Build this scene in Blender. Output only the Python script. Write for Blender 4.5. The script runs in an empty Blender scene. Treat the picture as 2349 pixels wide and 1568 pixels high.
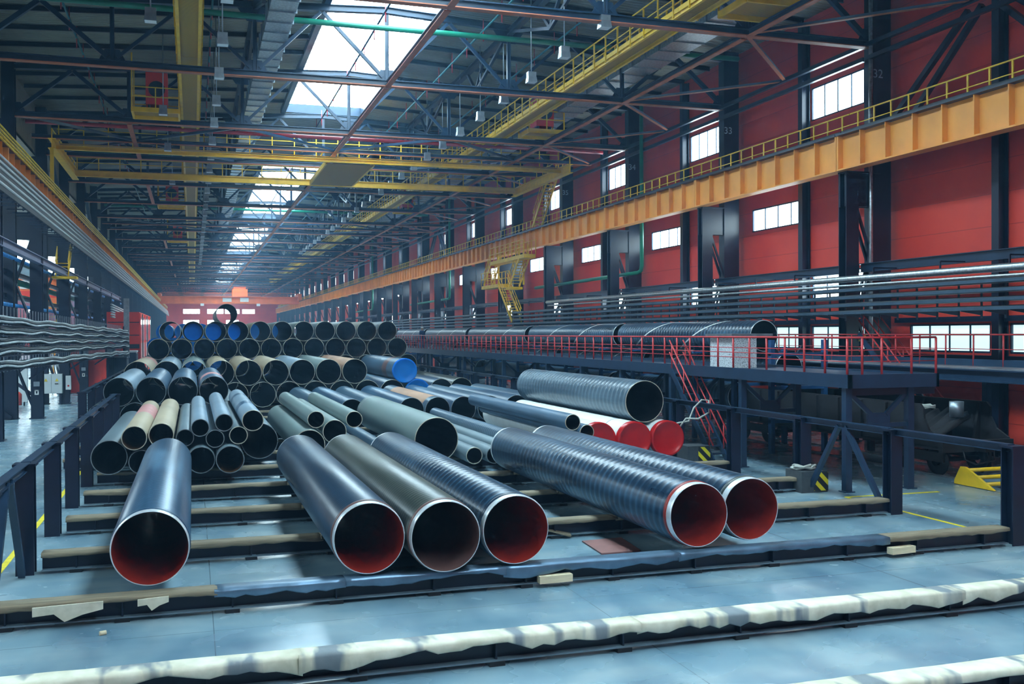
import bpy, math, random
from mathutils import Vector, Matrix
from math import pi, sin, cos, sqrt, radians, atan2
random.seed(7)
SC = bpy.context.scene
C = SC.collection
W = {}                                     # world position of every built object (no rotations while building)
ORD = ('first second third fourth fifth sixth seventh eighth ninth tenth eleventh twelfth thirteenth fourteenth '
       'fifteenth sixteenth seventeenth eighteenth nineteenth twentieth twenty-first twenty-second twenty-third '
       'twenty-fourth twenty-fifth twenty-sixth twenty-seventh twenty-eighth twenty-ninth thirtieth').split()
B = 12.085
def YK(k): return 35.05 + B * k            # column line k (column number 32 is k = 0)

# ------------------------------------------------------------------ mesh collector
class M:
    def __init__(s): s.v = []; s.f = []; s.mi = []; s.sm = []
    def face(s, idx, mi=0, sm=False): s.f.append(tuple(idx)); s.mi.append(mi); s.sm.append(sm)
    def hexa(s, P, mi=0):
        b = len(s.v); s.v += [tuple(p) for p in P]
        for q in ((0,3,2,1),(4,5,6,7),(0,1,5,4),(1,2,6,5),(2,3,7,6),(3,0,4,7)): s.face([b+i for i in q], mi)
        return s
    def box(s, x0, x1, y0, y1, z0, z1, mi=0):
        return s.hexa([(x0,y0,z0),(x1,y0,z0),(x1,y1,z0),(x0,y1,z0),(x0,y0,z1),(x1,y0,z1),(x1,y1,z1),(x0,y1,z1)], mi)
    def bar(s, a, b, w, h=None, up=(0,0,1), mi=0, off=0.0):
        a = Vector(a); b = Vector(b); d = (b-a).normalized(); up = Vector(up)
        if abs(d.dot(up)) > .98: up = Vector((0,1,0)) if abs(d.y) < .9 else Vector((1,0,0))
        sd = d.cross(up).normalized(); u = sd.cross(d).normalized(); h = h or w
        P = []
        for p in (a, b):
            p = p + u*off
            P += [p-sd*w/2-u*h/2, p+sd*w/2-u*h/2, p+sd*w/2+u*h/2, p-sd*w/2+u*h/2]
        return s.hexa(P, mi)
    def ibar(s, a, b, w, h, t=.03, up=(0,0,1), mi=0, mf=None):
        mf = mi if mf is None else mf
        s.bar(a, b, w, t, up, mi, (h-t)/2); s.bar(a, b, w, t, up, mf, -(h-t)/2)
        return s.bar(a, b, t*.7, h-2*t, up, mi)
    def tube(s, pts, r, n=8, mi=0, cap=True, sm=True):
        pts = [Vector(p) for p in pts]; b0 = len(s.v); up = Vector((0,0,1)); m = len(pts)
        rr = r if isinstance(r, (list, tuple)) else [r]*m
        d0 = (pts[1]-pts[0]).normalized(); u = up if abs(d0.z) < .9 else Vector((1,0,0))
        u = (u - d0*u.dot(d0)).normalized()
        for i, p in enumerate(pts):
            d = (pts[min(i+1, m-1)]-pts[max(i-1, 0)]).normalized()
            u = (u - d*u.dot(d)).normalized(); sd = d.cross(u)
            for j in range(n):
                t = 2*pi*j/n; s.v.append(tuple(p + (u*cos(t)+sd*sin(t))*rr[i]))
        for i in range(m-1):
            for j in range(n):
                k = (j+1) % n; q = b0+i*n
                s.face((q+j, q+k, q+n+k, q+n+j), mi, sm)
        if cap: s.face([b0+j for j in range(n)][::-1], mi); s.face([b0+(m-1)*n+j for j in range(n)], mi)
        return s
    def lathe(s, prof, n=32, mi=0, sm=True, axis='y', c=(0,0,0)):
        """prof: list of (axial, radius, smooth-material index)"""
        b0 = len(s.v)
        for (a, r) in prof:
            for j in range(n):
                t = 2*pi*j/n
                if axis == 'y': s.v.append((c[0]+r*sin(t), c[1]+a, c[2]+r*cos(t)))
                elif axis == 'z': s.v.append((c[0]+r*cos(t), c[1]+r*sin(t), c[2]+a))
                else: s.v.append((c[0]+a, c[1]+r*cos(t), c[2]+r*sin(t)))
        for i in range(len(prof)-1):
            for j in range(n):
                k = (j+1) % n; q = b0+i*n
                s.face((q+j, q+k, q+n+k, q+n+j), mi, sm)
        return s
    def disc(s, y, r, n=32, c=(0,0), mi=0):
        b0 = len(s.v)
        for j in range(n): s.v.append((c[0]+r*sin(2*pi*j/n), y, c[1]+r*cos(2*pi*j/n)))
        s.face([b0+j for j in range(n)], mi); return s
    def prism(s, P, d, mi=0):
        """outline P (list of 3-D points) pushed along d"""
        n = len(P); b = len(s.v); d = Vector(d)
        s.v += [tuple(p) for p in P] + [tuple(Vector(p)+d) for p in P]
        s.face(range(b, b+n), mi); s.face(range(b+2*n-1, b+n-1, -1), mi)
        for i in range(n): j = (i+1) % n; s.face((b+i, b+n+i, b+n+j, b+j), mi)
        return s

def obj(name, m, mats, parent=None, loc=None, rel=False):
    """links the collected shape as ONE mesh object; m is in world metres unless rel"""
    mats = mats if isinstance(mats, (list, tuple)) else [mats]
    base = W[parent] if parent else Vector((0,0,0))
    loc = Vector(loc) if loc is not None else (Vector((0,0,0)) if parent else None)
    if loc is None:
        xs = [v[0] for v in m.v]; ys = [v[1] for v in m.v]; zs = [v[2] for v in m.v]
        loc = Vector(((min(xs)+max(xs))/2, (min(ys)+max(ys))/2, min(zs)))
    wl = base + loc
    me = bpy.data.meshes.new(name)
    me.from_pydata(m.v if rel else [(v[0]-wl.x, v[1]-wl.y, v[2]-wl.z) for v in m.v], [], m.f)
    for mt in mats: me.materials.append(mt)
    me.polygons.foreach_set('material_index', m.mi); me.polygons.foreach_set('use_smooth', m.sm)
    import bmesh
    bm = bmesh.new(); bm.from_mesh(me); bmesh.ops.recalc_face_normals(bm, faces=bm.faces); bm.to_mesh(me); bm.free()
    me.update()
    o = bpy.data.objects.new(name, me); C.objects.link(o); o.location = loc
    if parent: o.parent = parent
    W[o] = wl
    return o
def tag(o, label=None, cat=None, group=None, kind=None):
    if label: o['label'] = label
    if cat: o['category'] = cat
    if group: o['group'] = group
    if kind: o['kind'] = kind
    return o
def thing(name, label, cat, loc, group=None):
    o = bpy.data.objects.new(name, None); C.objects.link(o); o.location = loc; o.empty_display_size = .2
    W[o] = Vector(loc); return tag(o, label, cat, group)
def struct(name, m, mats, parent=None): return tag(obj(name, m, mats, parent), kind='structure')
def dup(root, loc=None, label=None, group=None, rotz=None):
    r = root.copy(); C.objects.link(r)
    if loc is not None: r.location = loc
    if rotz is not None: r.rotation_euler.z = rotz
    if label: r['label'] = label
    if group: r['group'] = group
    W[r] = Vector(r.location)
    for ch in root.children:
        c = ch.copy(); C.objects.link(c); c.parent = r; W[c] = W[r]
        for g in ch.children:
            d = g.copy(); C.objects.link(d); d.parent = c; W[d] = W[r]
    return r

# ------------------------------------------------------------------ materials
def lin(c):
    return tuple((x/255/12.92 if x/255 <= .04045 else ((x/255+.055)/1.055)**2.4) for x in c) + (1,)
class N:
    def __init__(s, name):
        s.m = bpy.data.materials.new(name); s.m.use_nodes = True; s.t = s.m.node_tree
        s.p = s.t.nodes['Principled BSDF']; s.tc = s.t.nodes.new('ShaderNodeTexCoord')
    def n(s, typ, **kw):
        o = s.t.nodes.new('ShaderNode'+typ)
        for k, v in kw.items():
            if k in o.inputs: o.inputs[k].default_value = v
            else: setattr(o, k, v)
        return o
    def l(s, a, b): s.t.links.new(a, b)
    def math(s, op, a, b=None):
        o = s.t.nodes.new('ShaderNodeMath'); o.operation = op
        for i, x in enumerate((a, b)):
            if x is None: continue
            if isinstance(x, (int, float)): o.inputs[i].default_value = x
            else: s.l(x, o.inputs[i])
        return o.outputs[0]
    def noise(s, scale, detail=3, stretch=None, coord='Object'):
        t = s.n('TexNoise'); t.inputs['Scale'].default_value = scale; t.inputs['Detail'].default_value = detail
        src = s.tc.outputs[coord]
        if stretch:
            mp = s.n('Mapping'); mp.inputs['Scale'].default_value = stretch; s.l(src, mp.inputs[0]); src = mp.outputs[0]
        s.l(src, t.inputs['Vector']); return t.outputs['Fac']
    def ramp(s, fac, stops):
        r = s.n('ValToRGB'); e = r.color_ramp.elements
        while len(e) < len(stops): e.new(.5)
        for i, (p, c) in enumerate(stops): e[i].position = p; e[i].color = c if len(c) == 4 else tuple(c)+(1,)
        s.l(fac, r.inputs[0]); return r.outputs[0]
    def mix(s, fac, a, b):
        o = s.n('Mix'); o.data_type = 'RGBA'
        for i, x in ((0, fac), (6, a), (7, b)):
            if isinstance(x, (int, float, tuple)): o.inputs[i].default_value = x
            else: s.l(x, o.inputs[i])
        return o.outputs[2]
    def bump(s, h, strength=.3, dist=.02):
        b = s.n('Bump'); b.inputs['Strength'].default_value = strength; b.inputs['Distance'].default_value = dist
        s.l(h, b.inputs['Height']); s.l(b.outputs[0], s.p.inputs['Normal'])
def mat(name, col, rough=.5, metal=0., var=.25, scale=3., spec=.5, bump=0., stretch=None):
    n = N(name); c = lin(col)
    lo = tuple(x*(1-var) for x in c[:3])+(1,); hi = tuple(min(1, x*(1+var)) for x in c[:3])+(1,)
    f = n.noise(scale, 4, stretch)
    n.l(n.ramp(f, [(.3, lo), (.7, hi)]), n.p.inputs['Base Color'])
    n.p.inputs['Roughness'].default_value = rough; n.p.inputs['Metallic'].default_value = metal
    n.p.inputs['Specular IOR Level'].default_value = spec
    if bump: n.bump(n.noise(scale*6, 3, stretch), bump, .01)
    return n.m
def emit(name, col, strength, streak=None):
    n = N(name); p = n.p
    p.inputs['Base Color'].default_value = (.6, .7, .72, 1); p.inputs['Roughness'].default_value = .25
    p.inputs['Emission Color'].default_value = tuple(col)+(1,); p.inputs['Emission Strength'].default_value = strength
    return n.m
def spiral(name, col, col2, pitch, rough=.35, strength=.6, band=.35, dist=.012, streak=.5):
    """coated pipe with a helical ridge"""
    n = N(name); s = n.n('SeparateXYZ'); n.l(n.tc.outputs['Object'], s.inputs[0])
    ang = n.math('ARCTAN2', s.outputs[0], s.outputs[2])
    ph = n.math('ADD', n.math('MULTIPLY', s.outputs[1], 2*pi/pitch), ang)
    w = n.math('ADD', n.math('MULTIPLY', n.math('SINE', ph), .5), .5)
    pw = n.math('POWER', w, 2.2)
    nz = n.noise(.9, 4, (1.6, .22, 1.6)); fine = n.noise(5, 3, (.6, 5, .6)); lng = n.noise(2.2, 3, (2, .05, 2))
    f = n.math('ADD', n.math('MULTIPLY', pw, band), n.math('MULTIPLY', n.math('SUBTRACT', nz, .5), streak*2))
    f = n.math('ADD', f, n.math('MULTIPLY', n.math('SUBTRACT', fine, .5), .3))
    f = n.math('ADD', f, n.math('MULTIPLY', n.math('SUBTRACT', lng, .5), streak*1.2))
    n.l(n.ramp(f, [(-.25+.25, lin(col)), (.8, lin(col2))]), n.p.inputs['Base Color'])
    n.l(n.math('ADD', n.math('MULTIPLY', nz, .3), rough-.15), n.p.inputs['Roughness'])
    n.bump(pw, strength, dist)
    return n.m

MT = {}
def defmats():
    m = MT
    m['navy'] = mat('dark_blue_steel_paint', (9, 24, 46), .34, 0, .25, 1.5)
    m['navy2'] = mat('dark_grey_blue_steel_paint', (24, 48, 72), .34, 0, .2, 2)
    m['black'] = mat('black_steel', (16, 18, 24), .5)
    m['chordflange'] = mat('rust_orange_primer', (176, 98, 62), .55, 0, .2, 2)
    m['yellow'] = mat('yellow_paint', (236, 190, 24), .45, 0, .12, 2)
    m['orange'] = mat('orange_yellow_girder_paint', (246, 164, 70), .5, 0, .12, .8)
    m['craneorange'] = mat('orange_crane_paint', (244, 122, 56), .5, 0, .12, .8)
    m['redbox'] = mat('red_sheet_paint', (232, 56, 28), .5, 0, .12, 1)
    m['redrail'] = mat('red_railing_paint', (186, 40, 42), .4, 0, .15, 3)
    m['redpipe'] = mat('red_pipe_paint', (170, 30, 40), .4)
    m['green'] = mat('green_pipe_paint', (10, 120, 92), .4, 0, .15, 2)
    m['teal'] = mat('teal_pipe_paint', (16, 96, 100), .4, 0, .2, 2)
    m['bluepipe'] = mat('light_blue_pipe_paint', (40, 130, 200), .4)
    m['bluesteel'] = mat('blue_frame_paint', (24, 74, 122), .45)
    m['purple'] = mat('lilac_grey_beam_paint', (112, 116, 142), .5, 0, .12, 1)
    m['galv'] = mat('galvanised_steel', (150, 160, 168), .38, .75, .2, 4)
    m['foil'] = mat('foil_insulation', (190, 200, 205), .3, .85, .25, 9, bump=.5)
    m['greypaint'] = mat('pale_grey_paint', (206, 216, 216), .45, 0, .05, 2)
    m['traygrey'] = mat('painted_tray_steel', (56, 78, 96), .45, 0, .2, 2)
    m['cable'] = mat('black_cable_sheath', (28, 34, 40), .5, 0, .3, 3)
    m['greycable'] = mat('grey_cable_sheath', (172, 184, 188), .55, 0, .25, 2)
    m['conc'] = mat('grey_concrete_block', (58, 64, 68), .85, 0, .2, 8, bump=.4)
    m['wood'] = mat('pale_raw_wood', (222, 206, 170), .75, 0, .12, 3, stretch=(1, 9, 9), bump=.3)
    m['oldwood'] = mat('weathered_wood', (128, 116, 94), .8, 0, .3, 3, stretch=(.6, 8, 8), bump=.4)
    m['sheet'] = mat('bent_blue_grey_sheet_metal', (96, 122, 144), .36, .5, .35, 2.2, bump=.25)
    m['steelend'] = mat('bare_bevelled_steel', (226, 232, 236), .3, .45, .08, 6)
    m['rim'] = mat('worn_steel_rim', (196, 190, 172), .45, .55, .2, 7)
    m['rimdark'] = mat('grey_steel_rim', (128, 136, 140), .45, .55, .2, 7)
    m['primer'] = mat('red_oxide_primer', (150, 36, 22), .42, 0, .2, 3)
    m['brownlin'] = mat('brown_epoxy_lining', (104, 72, 66), .42, 0, .2, 3)
    m['borerust'] = mat('rusty_pipe_bore', (78, 54, 32), .7, 0, .4, 2.5, spec=.15)
    m['boredark'] = mat('dark_pipe_bore', (16, 17, 20), .7, 0, .35, 2.5, spec=.12)
    m['tan'] = mat('tan_primed_pipe', (172, 158, 132), .6, 0, .16, 1.2, stretch=(1, .25, 1), bump=.1)
    m['tanwarm'] = mat('brown_tan_pipe', (168, 130, 104), .6, 0, .2, 1.4, stretch=(1, .3, 1))
    m['greyp'] = mat('dull_grey_pipe', (98, 116, 124), .5, 0, .18, 1.3, stretch=(1, .3, 1), bump=.08)
    m['greylite'] = mat('pale_blue_grey_pipe', (122, 144, 160), .5, 0, .2, 1.2, stretch=(1, .3, 1))
    m['olive'] = mat('olive_grey_pipe', (106, 124, 122), .5, 0, .14, 1.2, stretch=(1, .3, 1), bump=.1)
    m['bluegreyp'] = mat('blue_grey_coated_pipe', (62, 92, 116), .42, 0, .3, 1.3, stretch=(1, .3, 1))
    m['white'] = mat('white_coated_pipe', (224, 228, 226), .45, 0, .06, 2)
    m['pinkband'] = mat('pale_red_paint_band', (200, 140, 136), .6, 0, .12, 3)
    m['redcap'] = mat('red_plastic_cap', (186, 16, 18), .3, 0, .08, 2)
    m['bluecap'] = mat('bright_blue_plastic_cap', (2, 142, 250), .35, 0, .1, 3)
    nt = m['bluecap'].node_tree; tr = nt.nodes.new('ShaderNodeBsdfTranslucent'); tr.inputs[0].default_value = lin((10, 130, 250)); mx = nt.nodes.new('ShaderNodeMixShader'); mx.inputs[0].default_value = .45
    nt.links.new(nt.nodes['Principled BSDF'].outputs[0], mx.inputs[1]); nt.links.new(tr.outputs[0], mx.inputs[2]); nt.links.new(mx.outputs[0], nt.nodes['Material Output'].inputs[0])
    m['tape'] = mat('white_strapping_tape', (220, 226, 224), .5, 0, .05)
    m['rope'] = mat('grey_rope', (176, 180, 172), .8)
    m['wagon'] = mat('grimy_black_wagon_steel', (26, 26, 30), .6, 0, .4, 1.5, bump=.2)
    m['wheel'] = mat('dark_wheel_steel', (30, 30, 34), .45, .5)
    m['skin'] = mat('skin', (196, 150, 124), .6, 0, .05)
    m['overall'] = mat('blue_work_clothes', (36, 62, 104), .8, 0, .15, 4)
    m['lampwhite'] = mat('white_reflector', (222, 228, 228), .4, 0, .04)
    m['signwhite'] = mat('white_sign_board', (226, 230, 226), .5, 0, .03)
    m['ink'] = mat('dark_lettering', (30, 34, 44), .6)
    m['numpaint'] = mat('pale_number_paint', (168, 184, 196), .6)
    m['fireorange'] = mat('orange_red_extinguisher_paint', (226, 70, 46), .35)
    m['signyellow'] = mat('yellow_warning_sign', (236, 204, 40), .5)
    m['lineyellow'] = mat('yellow_floor_paint', (226, 206, 40), .55, 0, .2, 5)
    m['brownplate'] = mat('brown_painted_plate', (138, 92, 86), .5, 0, .15, 3)
    # coated black pipes
    m['coat'] = spiral('black_polyethylene_coating', (14, 38, 58), (66, 108, 138), .27, .32, .55, .3, .012)
    m['coatfine'] = spiral('blue_black_coating_fine_ridges', (30, 60, 86), (104, 146, 174), .12, .34, .4, .35, .005, .8)
    m['coatdark'] = spiral('dark_navy_coating_fine_ridges', (24, 42, 60), (68, 100, 126), .13, .34, .3, .28, .004)
    m['coatbrown'] = spiral('brown_black_coating', (42, 50, 48), (108, 112, 100), .15, .36, .35, .35, .005)
    m['coatgrey'] = spiral('grey_ridged_coating', (54, 76, 92), (116, 140, 154), .34, .36, .6, .3, .014)
    m['coatsmall'] = spiral('steel_blue_ridged_coating', (44, 70, 90), (104, 136, 154), .22, .36, .5, .35, .008)
    # light-giving panes
    m['skyglow'] = emit('skylight_polycarbonate', (.62, .86, 1.0), 13)
    m['winglow'] = emit('window_glass_daylight', (.66, .88, 1.0), 9)
    m['wincyan'] = emit('window_glass_low', (.55, .88, .95), .95)
    m['fillglow'] = emit('added_bay_fill', (.62, .86, 1.0), 8)  # glow of the added fill strip over the next bay
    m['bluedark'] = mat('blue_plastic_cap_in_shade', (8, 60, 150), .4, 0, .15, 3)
    m['dust'] = mat('dusty_grey_steel', (96, 116, 128), .6, 0, .25, 2)
    m['glass'] = mat('cabin_glass', (120, 160, 176), .08, 0, .1)
    # polished floor
    n = N('polished_concrete_floor'); s = n.n('SeparateXYZ'); n.l(n.tc.outputs['Object'], s.inputs[0])
    a = n.noise(.5, 2.5); b = n.noise(2.2, 1.5, (.4, 1, 1)); st = n.noise(1.0, 2.5, (1, .45, 1))
    f = n.math('ADD', n.math('MULTIPLY', a, .75), n.math('MULTIPLY', b, .25))
    base = n.ramp(f, [(.24, lin((86, 120, 140))), (.5, lin((124, 152, 164))), (.76, lin((164, 180, 182)))])
    dark = n.ramp(st, [(.46, (0,0,0,1)), (.78, (1,1,1,1))])
    base = n.mix(n.math('MULTIPLY', dark, .6), base, lin((50, 86, 114)))
    j = None
    for o, per in ((0, 6.0), (1, 6.0)):
        fr = n.math('ABSOLUTE', n.math('SUBTRACT', n.math('FRACT', n.math('DIVIDE', n.math('ADD', s.outputs[o], 100.7), per)), .5))
        g = n.math('GREATER_THAN', fr, .4988); j = g if j is None else n.math('MAXIMUM', j, g)
    base = n.mix(n.math('MULTIPLY', j, .7), base, lin((60, 74, 84)))
    n.l(base, n.p.inputs['Base Color'])
    n.l(n.math('ADD', n.math('MULTIPLY', n.noise(1.3, 2), .3), .1), n.p.inputs['Roughness'])
    n.p.inputs['Specular IOR Level'].default_value = .6
    m['floor'] = n.m
    # red wall panels
    n = N('red_sandwich_panel'); s = n.n('SeparateXYZ'); n.l(n.tc.outputs['Object'], s.inputs[0])
    fr = n.math('FRACT', n.math('DIVIDE', s.outputs[2], 1.19))
    g = n.math('GREATER_THAN', fr, .978)
    nz = n.noise(.35, 3)
    base = n.ramp(nz, [(.3, lin((214, 58, 44))), (.7, lin((232, 72, 48)))])
    n.l(n.mix(n.math('MULTIPLY', g, .45), base, lin((110, 26, 26))), n.p.inputs['Base Color'])
    n.p.inputs['Roughness'].default_value = .5; n.bump(n.math('SUBTRACT', 1, g), .25, .01); m['redwall'] = n.m
    # roof deck: ribs across the hall
    n = N('ribbed_roof_deck'); s = n.n('SeparateXYZ'); n.l(n.tc.outputs['Object'], s.inputs[0])
    w = n.math('SINE', n.math('MULTIPLY', s.outputs[1], 2*pi/.3))
    n.l(n.ramp(n.noise(.5, 3), [(.3, lin((124, 122, 104))), (.7, lin((150, 146, 126)))]), n.p.inputs['Base Color'])
    n.p.inputs['Roughness'].default_value = .5; n.bump(w, .6, .04); m['roof'] = n.m
    # beige sheet with dark wear marks
    n = N('worn_beige_covering'); s = n.n('SeparateXYZ'); n.l(n.tc.outputs['Object'], s.inputs[0])
    base = n.ramp(n.noise(4, 5, (1, .6, 1)), [(.3, lin((196, 190, 164))), (.7, lin((232, 226, 204)))])
    mk = n.ramp(n.noise(1.25, 3, (1.5, .5, .2)), [(.53, (0,0,0,1)), (.6, (1,1,1,1))])
    n.l(n.mix(n.math('MULTIPLY', mk, .8), base, lin((74, 96, 116))), n.p.inputs['Base Color'])
    n.p.inputs['Roughness'].default_value = .7; n.bump(n.noise(9, 4), .3, .01); m['beige'] = n.m
    # warning stripes (diagonal, in the block's own coordinates)
    n = N('black_yellow_stripes'); s = n.n('SeparateXYZ'); n.l(n.tc.outputs['Object'], s.inputs[0])
    d = n.math('FRACT', n.math('DIVIDE', n.math('ADD', n.math('ADD', s.outputs[0], s.outputs[2]), n.math('ADD', s.outputs[1], 9.0)), .36))
    n.l(n.mix(n.math('GREATER_THAN', d, .55), lin((20, 22, 26)), lin((232, 214, 30))), n.p.inputs['Base Color'])
    n.p.inputs['Roughness'].default_value = .6; m['stripes'] = n.m
    # open grating (yellow walkway underside)
    n = N('yellow_grating'); s = n.n('SeparateXYZ'); n.l(n.tc.outputs['Object'], s.inputs[0])
    gx = n.math('GREATER_THAN', n.math('FRACT', n.math('DIVIDE', s.outputs[1], .06)), .55)
    n.l(n.mix(gx, lin((206, 160, 24)), lin((120, 88, 16))), n.p.inputs['Base Color']); n.p.inputs['Roughness'].default_value = .6
    m['grating'] = n.m
    n = N('perforated_galvanised_sheet'); v = n.n('TexVoronoi'); v.inputs['Scale'].default_value = 24
    n.l(n.tc.outputs['Object'], v.inputs['Vector'])
    n.l(n.ramp(v.outputs['Distance'], [(.25, lin((70, 80, 90))), (.4, lin((206, 214, 218)))]), n.p.inputs['Base Color'])
    n.p.inputs['Roughness'].default_value = .45; m['perf'] = n.m
defmats()
# ------------------------------------------------------------------ the hall shell
XR, XLW, YN, YF = 27.85, -42.0, -14.0, 331.0
K0, K1 = -2, 24
struct('floor', M().box(XLW-.3, XR+.4, YN-.3, YF+.4, -.25, 0), MT['floor'])
def wall_with_holes(name, ys, zs, hole, mk, mats):
    m = M()
    for i in range(len(ys)-1):
        j = 0
        while j < len(zs)-1:
            if hole((ys[i]+ys[i+1])/2, (zs[j]+zs[j+1])/2): j += 1; continue
            e = j
            while e < len(zs)-1 and not hole((ys[i]+ys[i+1])/2, (zs[e]+zs[e+1])/2): e += 1
            mk(m, ys[i], ys[i+1], zs[j], zs[e]); j = e
    return struct(name, m, mats)
WIN = []                                   # (y0, y1, z0, z1, row)
for k in range(-3, 24):
    y = YK(k)
    if k >= 0: WIN.append((y+1.9, y+5.85, 14.4, 15.95, 'up'))
    if k >= 0: WIN.append((y+6.45, y+11.1, 9.68, 10.85, 'mid'))
    if k >= 0: WIN.append((y+1.35, y+5.8, 5.98, 7.28, 'low'))
    if k >= -2: WIN.append((y+6.75, y+11.1, 3.68, 4.78, 'ground')); WIN.append((y+1.0, y+5.85, 3.68, 4.78, 'ground'))
ys = sorted({YN, YF} | {w[0] for w in WIN} | {w[1] for w in WIN}); zs = [0, 3.68, 4.78, 5.98, 7.28, 9.68, 10.85, 14.4, 15.95, 20.2]
inwin = lambda y, z: any(a < y < b and c < z < d for a, b, c, d, r in WIN)
wall_with_holes('wall_right', ys, zs, inwin, lambda m, a, b, c, d: m.box(XR, XR+.28, a, b, c, d), MT['redwall'])
# windows: frame + pane, one structure per opening
wn = 0
wproto = {}
for (a, b, c, d, r) in WIN:
    key = (r, round(b-a, 2)); wn += 1
    if key not in wproto:
        m = M(); X0, X1 = XR+.02, XR+.2
        m.box(X0, X1, a, b, c, c+.07).box(X0, X1, a, b, d-.07, d).box(X0, X1, a, a+.07, c, d).box(X0, X1, b-.07, b, c, d)
        for i in range(1, 4): y = a+(b-a)*i/4; m.box(X0+.04, X1-.04, y-.03, y+.03, c+.07, d-.07)
        o = struct('window_%d' % wn, m, MT['navy2'])
        struct('window_pane', M().box(XR+.1, XR+.12, a+.07, b-.07, c+.07, d-.07), MT['wincyan'] if r == 'ground' else MT['winglow'], o)
        wproto[key] = (o, a)
    else:
        p, a0 = wproto[key]; o = dup(p, p.location + Vector((0, a-a0, 0))); o.name = 'window_%d' % wn
# far end wall
EW = [(-2.9, 2.2, 10.9, 12.45), (4.3, 9.4, 10.9, 12.45), (9.7, 14.3, 10.9, 12.45), (15, 19, 10.9, 12.45), (4.3, 8.0, 7.6, 9.0), (10, 14, 7.6, 9.0), (-2.9, 2.0, 7.6, 9.0)]
xs = sorted({XLW, XR} | {w[0] for w in EW} | {w[1] for w in EW}); zz = [0, 7.6, 9.0, 10.9, 12.45, 21]
wall_with_holes('wall_far', xs, zz, lambda x, z: any(a < x < b and c < z < d for a, b, c, d in EW), lambda m, a, b, c, d: m.box(a, b, YF, YF+.3, c, d), MT['redwall'])
for (a, b, c, d) in EW:
    wn += 1
    m = M().box(a, b, YF+.02, YF+.2, c, c+.09).box(a, b, YF+.02, YF+.2, d-.09, d).box(a, a+.09, YF+.02, YF+.2, c, d).box(b-.09, b, YF+.02, YF+.2, c, d)
    o = struct('window_%d' % wn, m, MT['navy2']); struct('window_pane', M().box(a+.09, b-.09, YF+.1, YF+.12, c+.09, d-.09), MT['winglow'], o)
# wall of the neighbouring bay, far to the left, with a band of windows; wall behind the viewer with two tall gate openings added to let light in
LW = [(y, y+7.5, 9.5, 11.5) for y in range(8, 320, 24)] + [(y+6, y+13.5, 3, 4.6) for y in range(8, 310, 24)]
ys = sorted({YN, YF} | {w[0] for w in LW} | {w[1] for w in LW})
wall_with_holes('wall_left', ys, [0, 3, 4.6, 9.5, 11.5, 16.3], lambda y, z: any(a < y < b and c < z < d for a, b, c, d in LW), lambda m, a, b, c, d: m.box(XLW-.28, XLW, a, b, c, d), MT['redwall'])
lw0 = None
for (a, b, c, d) in LW:
    wn += 1
    m = M().box(XLW-.2, XLW-.02, a, b, c, c+.08).box(XLW-.2, XLW-.02, a, b, d-.08, d)
    for i in range(5): y = a+.05+(b-a-.1)*i/4; m.box(XLW-.18, XLW-.04, y-.05, y+.05, c+.08, d-.08)
    o = struct('window_%d' % wn, m, MT['navy2']); struct('window_pane', M().box(XLW-.12, XLW-.1, a, b, c+.08, d-.08), MT['winglow'], o)
m = M(); G = [(-30, -14), (-5, 22)]
px = XLW
for a, b in G: m.box(px, a, YN-.3, YN, 0, 20); m.box(a, b, YN-.3, YN, 12, 20); px = b
m.box(px, XR, YN-.3, YN, 0, 20); struct('wall_near', m, MT['redwall'])
# roof
def zroof(x): return 20.25 - .05*abs(x-8.83)
SKY = [(YN, YK(3)+.1), (92.0, 138.0), (150.5, 203.5), (226.0, 270.0), (296.0, 322.0)]
SX0, SX1 = 6.05, 11.6
m = M()
for x0, x1 in ((-9.6, SX0), (SX1, XR)):
    m.hexa([(x0,YN,zroof(x0)),(x1,YN,zroof(x1)),(x1,YF,zroof(x1)),(x0,YF,zroof(x0)),(x0,YN,zroof(x0)+.2),(x1,YN,zroof(x1)+.2),(x1,YF,zroof(x1)+.2),(x0,YF,zroof(x0)+.2)])
p = SKY[0][1]
for a, b in SKY[1:]+[(YF, YF)]:
    m.box(SX0, SX1, p, a, 20.12, 20.35); p = b
m.hexa([(XLW,YN,14.5),(-9.6,YN,16),(-9.6,YF,16),(XLW,YF,14.5),(XLW,YN,14.7),(-9.6,YN,16.2),(-9.6,YF,16.2),(XLW,YF,14.7)])
m.box(-9.7, -9.6, YN, YF, 16, 19.6)
ceiling = struct('ceiling', m, MT['roof'])
# glowing strip added over the neighbouring bay to brighten the colonnade side
wn += 1; o = struct('window_%d' % wn, M().box(-24.4, -24, 0, 320, 14.9, 15.5).box(-18, -17.6, 0, 320, 15.2, 15.8), MT['navy2'])
struct('window_pane', M().box(-24, -18, 0, 320, 15.0, 15.05), MT['fillglow'], o)
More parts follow.
